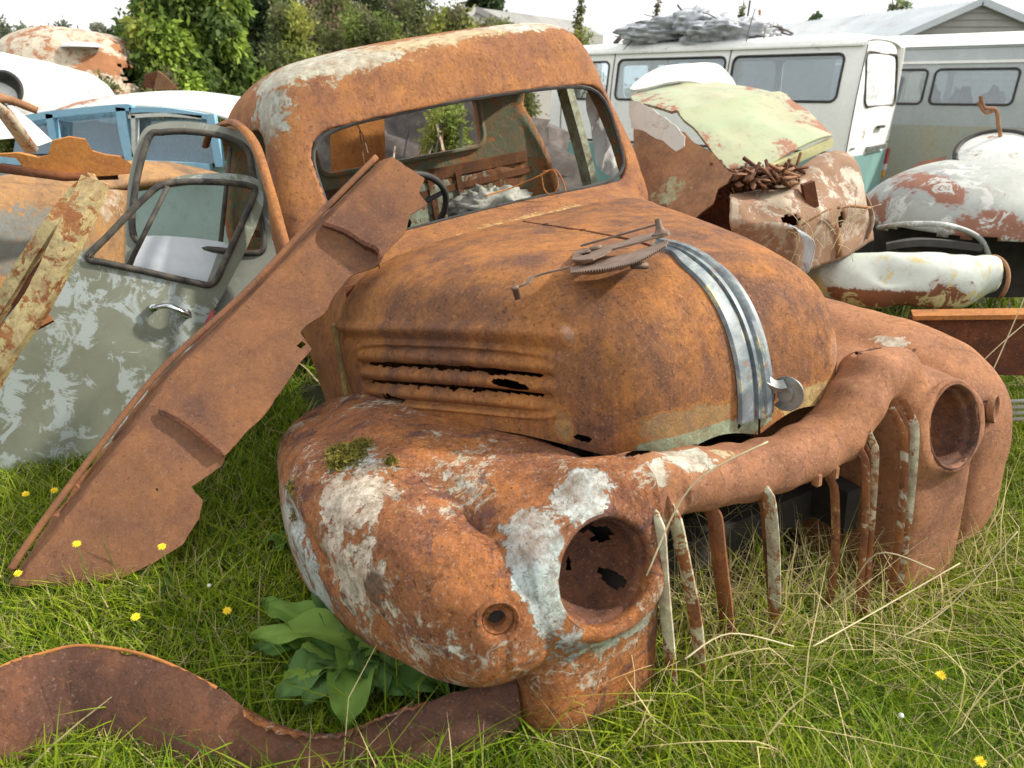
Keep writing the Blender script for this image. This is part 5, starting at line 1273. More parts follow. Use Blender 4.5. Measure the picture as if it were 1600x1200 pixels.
m = MB(); m.box(at(1480,400,y=3.55), (.95,.3,.36)); m.build('dark_interior', MATS['dark'], hk, sm=False)
m = MB(); m.tube(curve([at(1372,356,y=3.3), at(1420,350,y=3.12), at(1480,352,y=3.08), at(1530,372,y=3.1), at(1548,410,y=3.1)], 8), .012, 8); m.build('arch_lip', MATS['hulk_grey'], hk)
m = MB(); m.bar(curve([at(1385,385,y=3.15), at(1440,378,y=3.1), at(1530,386,y=3.1)], 6), .05, .03); m.build('inner_rail', MATS['rubber'], hk, sm=False)
# pale wing on the ground
pw = thing('car_wing', 'dented pale cream wing lying in the grass in front of the grey hulk', 'car wing', loc=tuple(at(1400, 480, y=2.75)))
axp = curve([at(1262,432,y=2.95), at(1310,436,y=2.92), at(1400,438,y=2.85), at(1480,440,y=2.82), at(1545,436,y=2.80)], 12); n = len(axp); V = np.zeros((n, 40, 3)); rad = np.interp(np.linspace(0, 1, n), [0,.08,.2,.45,.7,.9,1], [.02,.09,.125,.155,.145,.12,.11])
for i in range(n):
    T = axp[min(i+1, n-1)] - axp[max(i-1, 0)]; T /= np.linalg.norm(T); S = np.cross(T, (0,0,1)); S /= np.linalg.norm(S)
    S = S if S[1] < 0 else -S
    for j in range(40):
        a = math.pi*1.45*(j/39) - .65; V[i, j] = axp[i] + rad[i]*(S*math.cos(a)*.95 + np.array([0,0,1])*math.sin(a)*.88)
V, F = gridsurf(V); V = V + .034*fbm(V, 4.5, 3, 3)[:, None]*np.array([.3,1,1]) - .03*np.exp(-(((V - at(1400,425,y=2.72))/np.array([.10,.3,.05]))**2).sum(1))[:, None]*np.array([0,-.6,1]); V, F = thicken(V, F.tolist(), .007)
painted('pale_wing', (.52,.56,.50), (.46,.50,.44), rust=.42, rough=.4, chip=(.50,.42,.20)); mk('wing_skin', V, F, MATS['pale_wing'], pw, paint=wpaint([(at(1400,470,y=2.7), (.25,.2,.04), (0,0,0), .9), (at(1475,465,y=2.7), (.06,.2,.06), (0,0,0), .6), (at(1355,415,y=2.7), (.03,.1,.02), (0,0,0), .9)]))
m = MB(); m.tube([V for V in (np.array([axp[-1] + .105*(np.array([.1,-.95*math.cos(a),.88*math.sin(a)])) for a in np.linspace(-.65, 3.9, 24)]))], .008, 6); m.build('wing_edge', MATS['rust_junk'], pw)
# ---- steel channel and bits below
bm_ = thing('steel_beam', 'long dark steel channel with orange top flange at the right edge behind the far wing', 'beam', loc=tuple(at(1520, 600, y=2.3)))
b0 = at(1425,492,y=2.40); b1 = at(1760,488,y=2.16); m = MB(); m.bar([b0, b1], .085, .016); m.build('top_flange', MATS['rust_orange'], bm_, sm=False)
m = MB(); dz = np.array([0,-.01,-.10]); m.bar([b0 + dz, b1 + dz], .014, .19); m.build('web', MATS['rust_dark'], bm_, sm=False); m = MB(); m.bar([b0 + dz*2, b1 + dz*2], .08, .016); m.build('bottom_flange', MATS['rust_dark'], bm_, sm=False)
rb = thing('ribbed_metal', 'grey ribbed metal strip poking out beyond the far parking lamp', 'metal strip', loc=tuple(at(1600, 660, y=2.0)))
for k in range(4):
    m = MB(); m.tube([at(1560,628+k*9,y=2.02), at(1680,624+k*10,y=1.96)], .007, 8); m.build('rib', MATS['hulk_grey'], rb)
# ---- leaning plate, disc with black rim, bent lever
PL = Plane(at(1345,335,y=4.2), at(1480,250,y=4.8), at(1345,300,y=4.25)); o = sheet('rusty_plate', PL.px([(1340,315), (1400,282), (1440,252), (1480,244), (1470,262), (1440,285), (1370,345), (1340,345)]), PL.map(), MATS['rust_dark'], res=.08, t=.015); tag(o, 'dark rusty plate leaning between the white van and the grey hulk', 'metal sheet')
dc = thing('disc', 'round pale disc with black rim lying on the grey car hulk', 'disc', loc=tuple(at(1560,240,y=3.9))); m = MB(); m.lathe([(.0005,.02), (.10,.015), (.19,.0)], at(1560,240,y=3.9), (-.3,-.45,.85), 40); m.build('disc_face', MATS['old_white'], dc); m = MB(); torus(m, at(1560,240,y=3.9), (-.3,-.45,.85), .20, .014, 48, 8); m.build('rim', MATS['rubber'], dc)
m = MB(); m.tube(curve([at(1532,150,y=4.0), at(1538,168,y=4.0), at(1556,172,y=4.0), at(1560,195,y=4.0), at(1562,215,y=4.0), at(1545,226,y=4.0), at(1528,258,y=3.9)], 6), .010, 8); m.tube(curve([at(1556,172,y=4.0), at(1540,176,y=4.0), at(1528,160,y=4.0)], 5), .008, 8); o = m.build('bent_rod', MATS['rust_junk']); tag(o, 'thin bent rusty rod rising before the grey van window', 'rod')
plain('boards', (.36,.32,.27), .8, c2=(.50,.48,.44)); m = MB(); m.bar([at(1560,262,y=4.1), at(1760,250,y=4.1)], .5, .03); o = m.build('board', MATS['boards'], sm=False); tag(o, 'weathered board lying behind the grey hulk at the right edge', 'board')
# ---- blue trimmed car, left
bc = thing('blue_car', 'old saloon with white roof and light blue window frames behind the door frames', 'car', loc=tuple(at(200, 300, y=5)))
yb = 4.6
rail = curve([at(30,182,y=4.9), at(90,172,y=4.8), at(190,165,y=4.7), at(260,167,y=4.7), at(330,176,y=4.7), at(372,190,y=4.7)], 8)
n = len(rail); V = np.zeros((n, 24, 3))
for i in range(n):
    for j in range(24):
        a = j/23; t = i/(n-1); V[i, j] = rail[i] + np.array([.05*a, 1.35*a, (.085*math.sin(a*math.pi)**.8)*(.35 + .65*math.sin(math.pi*min(1, t*.9+.15))) ])
V, F = gridsurf(V); V, F = thicken(V, F.tolist(), .02); mk('roof', V, F, MATS['old_white'], bc, paint=wpaint([(at(150,160,y=5), (.2,.3,.1), (0,0,0), .3)]))
def bb(pts, w, name, mt='blue_trim', y=4.62):
    m = MB(); m.bar(curve([at(u, v, y=y) for u, v in pts], 5), w, .05, up=(0,-1,0)); m.build(name, MATS[mt], bc, sm=False)
bb([(30,188), (90,178), (190,168), (208,170)], .04, 'window_frame'); bb([(205,172), (260,172), (325,182)], .03, 'window_frame'); bb([(203,182), (260,179), (318,183)], .022, 'window_frame', 'old_white')
bb([(80,178), (88,225)], .045, 'pillar'); bb([(191,168), (196,205), (206,252)], .06, 'pillar'); bb([(211,180), (212,245)], .025, 'pillar', 'old_white'); bb([(330,178), (345,260)], .05, 'pillar')
bb([(-20,250), (100,252), (330,262)], .05, 'sill')
for q in ([(90,180), (190,172), (202,245), (96,245)], [(30,190), (80,182), (86,240), (20,240)], [(212,184), (322,186), (338,255), (214,250)]):
    Pq = Plane(at(90,245,y=4.66), at(320,245,y=4.66), at(90,175,y=4.70)); sheet('window_pane', Pq.px(q), Pq.map(), MATS['glass_blue'], bc, res=.2, t=.004)
m = MB(); V = [at(u, v, y=y) for y in (4.7, 6.0) for u, v in ((-60,250), (380,262))]; V = [p for p in V]; V += [np.array([p[0], p[1], -.2]) for p in V]; m.add(V, [(0,1,5,4), (0,2,3,1), (2,6,7,3), (0,4,6,2), (1,3,7,5)]); painted('aqua', (.34,.46,.44), (.28,.38,.36), rust=.35); m.build('body', MATS['aqua'], bc, sm=False)
m = MB(); V, F = blob(at(150,232,y=5.3), (.5,.2,.18), 24, 16, .3, 3, 2); m.add(V, F); m.build('seat_back', MATS['rubber'], bc)
# ---- rounded white car front, left edge
wc = thing('white_car', 'rounded white car front with dark lamp hole at the far left edge', 'car', loc=tuple(at(0,180,y=6.2)))
V, F = dome(at(-20,168,y=6.4), (1.02,.9,.42), cut=.5, e=.8, amp=.03, seed=5); V, F = thicken(V, F.tolist(), .02); mk('bonnet', V, F, MATS['old_white'], wc)
m = MB(); m.lathe([(.13,-.02), (.145,.01), (.12,.02), (.11,-.05), (.0005,-.08)], at(6,140,y=5.72), (.15,-.9,.3), 28); m.build('headlight_hole', MATS['rubber'], wc)
# ---- overgrown rusty humped car
hc = thing('humped_car', 'cream and rust humped car body overgrown with brambles beneath the trees', 'car', loc=tuple(at(120,140,y=8)))
V, F = dome(at(118,152,y=8.2), (.86,.8,.68), cut=.3, e=.75, amp=.05, seed=9); C3 = V[F].mean(1); F = F[holes(C3, [(at(207,114,y=7.9), (.12,.5,.14))])]; V, F = thicken(V, F.tolist(), .02); mk('body_shell', V, F, MATS['cream_rust'], hc, paint=wpaint([(at(165,98,y=7.6), (.25,.4,.10), (0,0,0), .6)]))
V, F = dome(at(128,74,y=7.7), (.20,.15,.05), amp=.0); mk('roof_patch', V, F, MATS['cloth_white'], hc)
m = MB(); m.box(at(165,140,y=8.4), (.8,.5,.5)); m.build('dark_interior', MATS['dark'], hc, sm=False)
for pts_, lab in (([(222,135), (228,115), (246,108), (240,137)], 'brown folded scrap of sheet metal behind the blue car roof, left piece'), ([(240,137), (247,108), (258,115), (280,137)], 'tan folded scrap of sheet metal behind the blue car roof, right piece')):
    Pf = Plane(at(222,137,y=6.6), at(280,137,y=6.7), at(246,108,y=6.6)); o = sheet('scrap_sheet', Pf.px(pts_), Pf.map(lambda x, y: .05*np.sin(x*8)), MATS['rust_junk' if 'right' in lab else 'rust_dark'], res=.06, t=.012); tag(o, lab, 'metal sheet')
# ---- wreck seen through the back window of the cab
bw = thing('dark_wreck', 'dark tangled wreck seen through the rear window of the truck cab', 'wreck', loc=tuple(at(670,260,y=4.6)))
m = MB(); V, F = blob(at(650,300,y=4.9), (1.1,.5,.55), 40, 24, .5, 2.5, 6); m.add(V, F); m.build('hulk_body', MATS['scrap_dark'], bw)
for k in range(9):
    m = MB(); u = 612 + k*15; m.bar([at(u, 270, y=4.0), at(u + rnd.uniform(-22,22), rnd.uniform(190,235), y=4.2)], rnd.choice([.006,.009,.014]), .010); m.build('post', MATS[['cream_rust','rubber','rust_junk'][k % 3]], bw, sm=False)
# ================================================================ trees
def crown(name, centers, n, size, cols, parent, droop=0.0, aspect=1.0, flat=.0, spread=1.0):
    """many small leaf sprays gathered in clumps; centers: list of (c, r(3))"""
    k = NR.randint(0, len(centers), n); Cc = np.array([c for c, r in centers])[k]; Rr = np.array([r for c, r in centers])[k]
    d = NR.randn(n, 3); d /= np.linalg.norm(d, axis=1)[:, None]; rad = NR.rand(n)**.45
    P = Cc + d * Rr * rad[:, None] * (1 + .25*NR.randn(n))[:, None] * spread
    ax = d + NR.randn(n, 3)*.7 + np.array([0, 0, -droop]); ax /= np.linalg.norm(ax, axis=1)[:, None]
    s = np.cross(ax, NR.randn(n, 3)); s /= np.linalg.norm(s, axis=1)[:, None] + 1e-9
    L = size*(.6 + .8*NR.rand(n)); w = L*.26*aspect
    V = np.stack([P, P + ax*(L*.5)[:, None] + s*w[:, None], P + ax*L[:, None], P + ax*(L*.5)[:, None] - s*w[:, None]], 1)
    F = np.arange(n*4).reshape(n, 4)
    base = 1.15*np.array(cols)[NR.randint(0, len(cols), len(centers))][k] * (.75 + .5*NR.rand(len(centers)))[k][:, None]
    col = np.clip(base * (.75 + .5*NR.rand(n))[:, None], 0, 1)
    c = np.ones((n, 4, 4), np.float32); c[:, :, :3] = col[:, None, :]
    me = bpy.data.meshes.new(name); VV = V.reshape(-1, 3).astype(np.float32)
    me.vertices.add(len(VV)); me.vertices.foreach_set('co', VV.ravel()); me.loops.add(F.size); me.loops.foreach_set('vertex_index', F.astype(np.int32).ravel())
    me.polygons.add(n); me.polygons.foreach_set('loop_start', np.arange(0, F.size, 4, dtype=np.int32)); me.update(calc_edges=True)
    a = me.color_attributes.new('tint', 'FLOAT_COLOR', 'POINT'); a.data.foreach_set('color', c.ravel())
    return link_mesh(name, me, MATS['leaf'], parent)
def tree(name, label, cat, u0, u1, vt, y, cols, nclump=26, leaves=5000, size=.14, kind='round', group=None, droop=.2, gap=1.0, zb=None, depth=None, bare=0):
    b = at((u0+u1)/2, 130, y=y); xw = (at(u1, 100, y=y)[0] - at(u0, 100, y=y)[0])/2; top = at((u0+u1)/2, vt, y=y)[2]; z0 = -.3
    root = thing(name, label, cat, loc=(b[0], y, z0), group=group); H = top - z0; dp = depth or min(xw, 2.5)
    cs = []
    for i in range(nclump):
        if kind == 'conifer':
            t = rnd.random()**.8; w = (1 - t)*.95 + .10; a = rnd.uniform(0, 2*math.pi); rr_ = rnd.random()**.5*w
            c = (b[0] + xw*rr_*math.cos(a), y + dp*rr_*math.sin(a), z0 + H*(.08 + .90*t)); r = (xw*.30*(1.1-.6*t)*gap, dp*.3*gap, H*.075*gap)
        else:
            a = rnd.uniform(0, 2*math.pi); t = rnd.random(); w = math.sin(math.pi*(.18 + .75*t))**.6*.85; rr_ = rnd.random()**.5*w
            c = (b[0] + xw*rr_*math.cos(a), y + dp*rr_*math.sin(a), z0 + H*((zb or .18) + (.92 - (zb or .18))*t)); r = (xw*.26*gap, dp*.28*gap, H*.11*gap)
        cs.append((c, r))
    crown('crown', cs, leaves, size, cols, root, droop=droop)
    m = MB(); tr = H*.022 + .02; m.tube(curve([(b[0], y, z0), (b[0]+.05*xw, y, z0 + H*.4), (b[0], y, z0 + H*.9)], 5), np.linspace(tr, tr*.2, 11), 7)
    for c, r in cs[:16 + bare]:
        c = np.array(c); s0_ = np.array([b[0], y, z0 + max(.1, (c[2]-z0)*.65)]); m.tube(curve([s0_, (s0_ + c)/2 + np.array([0,0,.06*H]), c + (c - s0_)*.25], 3), np.linspace(tr*.4, tr*.08, 7), 5)
    m.build('trunk', MATS['bark'], root); return root
CON = [(.15,.22,.04), (.22,.30,.05), (.30,.34,.07), (.11,.16,.04), (.08,.12,.035)]; DK = [(.035,.055,.025), (.05,.075,.03), (.07,.09,.035)]; OLV = [(.15,.17,.06), (.20,.20,.08), (.11,.13,.05), (.16,.15,.09)]; YEL = [(.22,.26,.06), (.27,.28,.07), (.15,.19,.05)]; BRN = [(.20,.14,.10), (.26,.19,.13)]; FAR = [(.20,.23,.16), (.17,.20,.14), (.22,.22,.17)]
tree('conifer_tree', 'big bright green conifer with drooping sprays filling the top left', 'tree', 185, 440, -90, 9.0, CON, 150, 90000, .085, 'round', droop=1.1, zb=.02, gap=.62)
tree('pine_tree', 'very dark pine behind the big green conifer at its right', 'tree', 360, 500, -60, 17, DK, 60, 22000, .12, 'round', zb=.1)
for (u0, u1, vt, y, cols, lab) in ((400,560,5,12,OLV+YEL,'olive bushy tree just right of the big green conifer'), (455,590,-25,14,BRN+OLV,'brown half dead shrub with bare twigs above the truck cab'), (500,660,0,12.5,OLV+YEL+YEL,'yellow green bushy tree above the middle of the cab roof'), (570,730,-30,15,DK+OLV+OLV,'dark olive tree right of the yellow green one above the cab'), (640,770,8,12.5,YEL+OLV,'bright yellow green bush left of the small shed roof'), (480,700,-50,20,DK+OLV,'tall dark tree behind the bushes above the cab'), (700,850,30,18,OLV,'low olive bush in front of the small pale shed')):
    tree('bushy_tree', lab, 'tree', u0, u1, vt, y, cols, 90, 22000, .07 if y < 16 else .10, 'round', 'bushy trees behind the cab', droop=.2, zb=.02, gap=.8, bare=20, depth=1.2)
tree('dark_conifer', 'dark spreading conifer behind the small shed, top centre', 'tree', 690, 830, -30, 26, DK, 34, 9000, .2, 'conifer')
for (u0, u1, vt, y, lab) in ((880,925,2,14,'thin sapling standing right of the cab roof'), (1005,1030,-2,14,'wispy sapling above the tarps on the van'), (1130,1165,5,16,'feathery little tree behind the scrap on the van')):
    tree('sapling', lab, 'tree', u0, u1, vt, y, OLV, 14, 1200, .06, 'conifer', 'saplings behind the van')
tree('low_bush', 'low green bush between cab roof and van', 'bush', 860, 940, 40, 12, OLV+YEL, 24, 5000, .05, 'round', zb=.05)
for (u0, u1, vt, y, lab) in ((1238,1275,32,34,'dark round far tree above the white van, left one'), (1270,1318,37,34,'dark far trees above the white van, right clump')):
    tree('far_tree', lab, 'tree', u0, u1, vt, y, DK, 14, 2500, .3, 'round', 'dark trees beyond the vans', zb=.05)
tree('gum_tree', 'open airy gum tree by the left end of the big shed roof', 'tree', 1352, 1402, -40, 24, [(.16,.20,.10), (.2,.24,.13)], 22, 3500, .12, 'round', gap=.5, zb=.35)
for i, (u0, u1, vt, y, lab) in enumerate(((-60,60,15,30,'hazy olive tree at the far left edge of the hillside'), (20,100,32,34,'hazy tree second from the left on the far hillside'), (75,150,36,36,'hazy round tree in the middle of the far hillside'), (120,200,40,30,'darker tree on the far hillside next to the conifer'), (170,260,30,24,'dark tree half hidden behind the big green conifer'))):
    tree('hillside_tree', lab, 'tree', u0, u1, vt, y, FAR if i < 4 else DK, 34, 9000, .18, 'round', 'trees on the far left hillside', zb=.02)
for i, (u0, u1, vt, y, cols, lab) in enumerate(((-40,60,62,8.6,YEL+OLV,'green bramble bush left of the humped car'), (30,130,92,7.6,OLV+BRN,'brown and green brambles in front of the humped car'), (110,200,118,7.2,OLV+BRN,'low brambles at the right foot of the humped car'), (200,300,108,8.0,OLV+DK,'dark undergrowth beneath the big conifer'))):
    tree('bramble_bush', lab, 'bush', u0, u1, vt, y, cols, 34, 7000, .05, 'round', 'bramble bushes round the humped car', zb=.05, bare=4)
tree('yellow_bush', 'yellow green bush seen through the rear window of the cab', 'bush', 640, 745, 140, 4.3, YEL, 40, 8000, .03, 'round', zb=.3)
# a far wood closes the view behind the yard
cs = [((rnd.uniform(-60, 0), rnd.uniform(44, 60), rnd.uniform(-.5, 2.2)), (3.2, 2, 1.1)) for k in range(90)] + [((rnd.uniform(0, 90), rnd.uniform(60, 80), rnd.uniform(-1, .9)), (4, 2, 1.2)) for k in range(90)]
o = crown('far_wood', cs, 26000, .6, FAR, None); tag(o, 'distant wood along the horizon behind the scrapyard', 'wood', kind='stuff')
# ================================================================ ground and grass
def gz(x, y):
    x = np.asarray(x, float); y = np.asarray(y, float)
    p = np.stack(np.broadcast_arrays(x, y, x*0), -1)
    return -.27*smooth(3.2, 7.5, y) - .14*smooth(.45, 1.15, x)*smooth(2.6, 1.6, y) + .022*fbm(p, 2.2, 3, 3) + .012*smooth(-.2,-1.4,x) 
def stretch(a, lim, n): t = np.linspace(-1, 1, n); return a * np.sinh(t * math.asinh(lim / a))
gx = stretch(2.0, 900, 260); gy = 3 + stretch(2.0, 900, 260)
X, Y = np.meshgrid(gx, gy, indexing='ij'); Zg = gz(X, Y)
V, F = gridsurf(np.stack([X, Y, Zg], -1))
def ground_mat():
    m, t, b, o = new_mat('ground'); B = NB(t); co = B.n('TexCoord').outputs['Object']
    c = B.mix(B.rng(B.noise(co, 3, 6, .7), .35, .65), (.035,.055,.014), (.075,.065,.03)); c = B.mix(B.rng(B.noise(co, 40, 6, .7), .45, .7), c, (.02,.025,.008))
    t.links.new(c, b.inputs['Base Color']); b.inputs['Roughness'].default_value = .95
    bp = B.n('Bump', {'Strength': .8, 'Distance': .03}); t.links.new(B.noise(co, 30, 6, .7), bp.inputs['Height']); t.links.new(bp.outputs[0], b.inputs['Normal']); return m
g = mk('ground', V, F, ground_mat()); tag(g, kind='structure')
# footprint of the truck: no blades grow through its bodywork
def intruck(x, y):
    q = (np.c_[x, y, np.full(len(x), .15)] - TM[:3, 3]) @ TM[:3, :3]
    X_, Y_ = q[:, 0], np.abs(q[:, 1])
    return ((X_ < -.06) & (X_ > -2.5) & (Y_ < .66)) | ((X_ < -.12) & (X_ > -.95) & (Y_ < .86))
def undergrille(x, y):
    q = (np.c_[x, y, np.full(len(x), .15)] - TM[:3, 3]) @ TM[:3, :3]
    return (q[:, 0] < .02) & (q[:, 0] > -.6) & (np.abs(q[:, 1]) < .38)
def blades(name, pos, hgt, wid, lean, cols, segs=3, droop=.5, kink=None, mat='grass_blade', base_dir=None):
    n = len(pos); az = NR.rand(n) * 2 * math.pi if base_dir is None else base_dir + NR.randn(n)*.35
    D = np.stack([np.cos(az), np.sin(az), np.zeros(n)], -1); fa = az + math.pi/2 + NR.randn(n)*.5
    S = np.stack([np.cos(fa), np.sin(fa), np.zeros(n)], -1)
    L = segs + 1; P = np.zeros((n, L, 3)); tt = np.linspace(0, 1, L)
    for i, t in enumerate(tt):
        out_ = lean * (t + droop * t * t); up = hgt * (t - droop * .35 * t * t * np.minimum(lean/np.maximum(hgt,1e-3), 1.5))
        P[:, i] = pos + D * out_[:, None] + np.array([0, 0, 1]) * up[:, None]
        if kink is not None:
            m_ = t > .5; 
            if m_: P[:, i] += kink * ((t - .5) * 2)
    w = wid[:, None, None] * (1 - tt ** 1.6)[None, :, None] * .5; w[:, -1] = wid[:, None] * .04
    V = np.stack([P - S[:, None] * w, P + S[:, None] * w], 2).reshape(n, L*2, 3)
    q = np.array([[2*i, 2*i+1, 2*i+3, 2*i+2] for i in range(segs)])
    F = (np.arange(n)[:, None, None] * (L*2) + q[None]).reshape(-1, 4)
    me = bpy.data.meshes.new(name); VV = V.reshape(-1, 3).astype(np.float32)
    me.vertices.add(len(VV)); me.vertices.foreach_set('co', VV.ravel()); me.loops.add(F.size); me.loops.foreach_set('vertex_index', F.astype(np.int32).ravel())
    me.polygons.add(len(F)); me.polygons.foreach_set('loop_start', np.arange(0, F.size, 4, dtype=np.int32)); me.update(calc_edges=True)
    c = np.ones((n, L*2, 4), np.float32); shade = (1.0 + .0*tt).repeat(2)
    c[:, :, :3] = cols[:, None, :] * shade[None, :, None]
    a = me.color_attributes.new('tint', 'FLOAT_COLOR', 'POINT'); a.data.foreach_set('color', c.ravel())
    me.polygons.foreach_set('use_smooth', np.ones(len(F), bool))
    return link_mesh(name, me, MATS[mat])
def scatter(n, x0, x1, y0, y1, pw=1.0):
    y = y0 + (y1 - y0) * NR.rand(n) ** pw; f = .95 * (y + .55)
    x = np.clip(-f + 2*f*NR.rand(n), x0, x1); ok = (x > x0) & (x < x1); return x[ok], y[ok]
G1 = np.array([.15,.24,.012]); G2 = np.array([.30,.37,.025]); G3 = np.array([.055,.11,.010]); ST = np.array([.56,.47,.24])
def gcol(n, x, y, straw=.12):
    p = np.stack([x, y, x*0], -1); a = np.clip(.5 + fbm(p, 2.5, 8, 3)*1.3 + NR.randn(n)*.25, 0, 1)[:, None]
    c = G1*(1-a) + G2*a; k = NR.rand(n) < .25; c[k] = G3; k = NR.rand(n) < straw; c[k] = ST*(.55+.5*NR.rand(k.sum()))[:, None]
    return c * (.8 + .4*NR.rand(n))[:, None]
def gheight(x, y):
    p = np.stack([x, y, x*0], -1); h = .045 + .02*fbm(p, 3, 12, 3)
    h = h + .035*smooth(-.1, .6, x) - .025*((np.hypot(x-.75, (y-1.2)) < .45))          # rank grass on the right
    return h
x, y = scatter(215000, -3, 4, .42, 2.6, 1.15); ok = ~intruck(x, y) & ~(undergrille(x, y) & (NR.rand(len(x)) < .45)); x, y = x[ok], y[ok]; n = len(x)
h = gheight(x, y) * (.5 + NR.rand(n)) * np.where(undergrille(x, y), .6, 1)
o = blades('grass', np.c_[x, y, gz(x, y) - .003], h, .0022 + .0022*NR.rand(n) + .0006*y, h*(.2 + .9*NR.rand(n)), gcol(n, x, y, .10)); tag(o, 'short green lawn grass around the truck', 'grass', kind='stuff')
x, y = scatter(60000, -9, 10, 2.5, 9, 1.0); n = len(x); h = (.06 + .10*NR.rand(n)) * (1 + .6*smooth(3, 6, y))
o = blades('grass', np.c_[x, y, gz(x, y) - .003], h, .006 + .006*NR.rand(n), h*(.2 + .9*NR.rand(n)), gcol(n, x, y, .25), segs=2); tag(o, 'rough grass between the wrecks further back', 'grass', kind='stuff')
x, y = scatter(9000, -2.2, 3, .42, 1.7, 1.0); p_ = np.stack([x, y, x*0], -1); ok = ~intruck(x, y) & ~undergrille(x, y) & (NR.rand(len(x)) < np.clip(.5 + fbm(p_, 3.5, 31, 3)*1.6 + .3*(x > .0), .05, 1)) & ~((x < -.35) & (y > 1.05) & (NR.rand(len(x)) < .7)); x, y = x[ok], y[ok]; n = len(x)
h = .07 + .08*NR.rand(n); o = blades('long_grass', np.c_[x, y, gz(x, y) - .003], h, .0038 + .003*NR.rand(n), h*(.25 + .8*NR.rand(n)), gcol(n, x, y, .03)*.95, segs=5, droop=.9); tag(o, 'longer broad bladed grass tufts in the foreground', 'grass', kind='stuff')
# long dry stalks: bent straw lying about in front of the grille and at the right
N_ = 2400; xs, ys = [], []
for k in range(N_):
    r_ = rnd.random()
    if r_ < .62: a = rnd.random(); q = np.array([.02 + rnd.gauss(0, .07), -.38 + 1.25*a, 0]); w = t2w(q); xs.append(w[0] + rnd.gauss(0,.06)); ys.append(w[1] + rnd.gauss(0, .07))
    elif r_ < .74: xs.append(rnd.uniform(.9, 1.9)); ys.append(rnd.uniform(.8, 1.9))
    elif r_ < .88: q = t2w(np.array([rnd.uniform(-.5, 0), rnd.uniform(-.36, .36), 0])); xs.append(q[0]); ys.append(q[1])
    else: xs.append(rnd.uniform(-.3, 1.3)); ys.append(rnd.uniform(.6, 1.1))
x, y = np.array(xs), np.array(ys); n = N_; ok = ~intruck(x, y) | undergrille(x, y); x, y = x[ok], y[ok]; n = len(x)
h = .06 + .26*NR.rand(n)**1.8; kk = NR.randn(n, 3)*np.array([.07,.07,.05]) + np.array([0,0,-.04])
cs = ST*(.7+.6*NR.rand(n))[:, None]; gmask = NR.rand(n) < .35; cs[gmask] = G2*.9
o = blades('dry_grass', np.c_[x, y, gz(x, y)], h, .0018 + .0026*NR.rand(n), .03 + .18*NR.rand(n), cs, segs=6, kink=kk); tag(o, 'tangle of long pale dry grass stalks before the grille', 'dry grass', kind='stuff')
# single long stalks crossing the picture at the right
def stalk(pts, r, col=ST):
    m = MB(); m.tube(curve(pts, 6), r, 5); return m
m = MB()
for P in ([at(1270,1010,y=.98), at(1360,960,y=1.1), at(1500,880,y=1.2)], [at(1180,860,z=.1), at(1250,770,y=1.15), at(1420,560,y=1.2)][:0] or [at(1010,900,y=.95), at(1080,760,y=1.0), at(1200,690,y=1.02)],
          [at(1070,1030,y=.9), at(1140,990,y=.95), at(1240,1010,y=.97)], [at(1400,1000,y=1.2), at(1480,950,y=1.25), at(1590,830,y=1.3)], [at(1320,940,y=1.25), at(1370,865,y=1.2), at(1460,890,y=1.15)],
          [at(1500,690,y=1.7), at(1560,560,y=1.75), at(1620,420,y=1.8)], [at(1420,700,y=1.9), at(1530,570,y=1.9), at(1620,490,y=1.95)]):
    m.tube(curve(P, 6), .0016, 5)
plain('straw', (.52,.45,.28), .8, c2=(.40,.33,.18)); o = m.build('straw_stalks', MATS['straw']); tag(o, 'long bent straw stalks crossing in front of the far wing', 'straw', kind='stuff')
# dandelions
def flower(u, v, label, sc=1.0, y=None):
    p = at(u, v, z=.06) if y is None else at(u, v, y=y); g0 = float(gz(p[0], p[1]))
    root = thing('yellow_flower', label, 'flower', loc=(p[0], p[1], g0), group='yellow flowers in the grass')
    m = MB(); m.tube(curve([(p[0]+.004, p[1]+.006, g0-.01), (p[0]+.002, p[1], (g0+p[2])/2), p], 4), .0012, 5); m.build('stem', MATS['stem'], root)
    m = MB(); tow = (CW[:3,3] - p); tow /= np.linalg.norm(tow); ax = tow*.6 + np.array([0,0,.7]); ax /= np.linalg.norm(ax)
    a = np.cross(ax, (1,0,0)); a /= np.linalg.norm(a); b = np.cross(ax, a)
    for ring, (k, L, t) in enumerate(((17, .0125, .1), (13, .0095, .45), (8, .006, .9))):
        for i in range(k):
            f = 2*math.pi*(i + .5*ring)/k + rnd.uniform(-.1,.1); d = (math.cos(f)*a + math.sin(f)*b)*math.cos(t) + ax*math.sin(t); s2 = np.cross(d, ax); s2 /= np.linalg.norm(s2); L_ = L*sc*rnd.uniform(.85,1.1)
            m.add([p, p + d*L_*.6 + s2*.0017*sc, p + d*L_, p + d*L_*.6 - s2*.0017*sc], [(0,1,2,3)])
    m.build('petals', MATS['petal'], root, sm=False)
plain('petal', (.80,.62,.015), .6, c2=(.75,.48,.01)); plain('stem', (.12,.20,.05), .6)
fl = [(40,772,'yellow flower against the grey green door, leftmost of the pair there'), (85,766,'yellow flower at the foot of the grey green door beside the diagonal sill'), (120,850,'yellow flower in front of the middle of the rusty sill\'s lower end'), (253,854,'yellow flower by the torn lower corner of the rusty sill'),
      (28,896,'yellow flower at the left foot of the rusty sill'), (212,964,'yellow flower in the lawn below the sill, behind the curved metal strip'), (355,954,'yellow flower in the lawn left of the broad leaved plant'), (1470,1055,'yellow flower alone in the grass at the right foreground'), (1532,1190,'yellow flower at the bottom right corner of the grass')]
for u, v, l in fl:
    p = at(u, v, z=.05)
    if v < 800: flower(u, v, l, .85, y=1.62)
    elif v < 900: flower(u, v, l, .8, y=1.30)
    else: flower(u, v, l, .85)
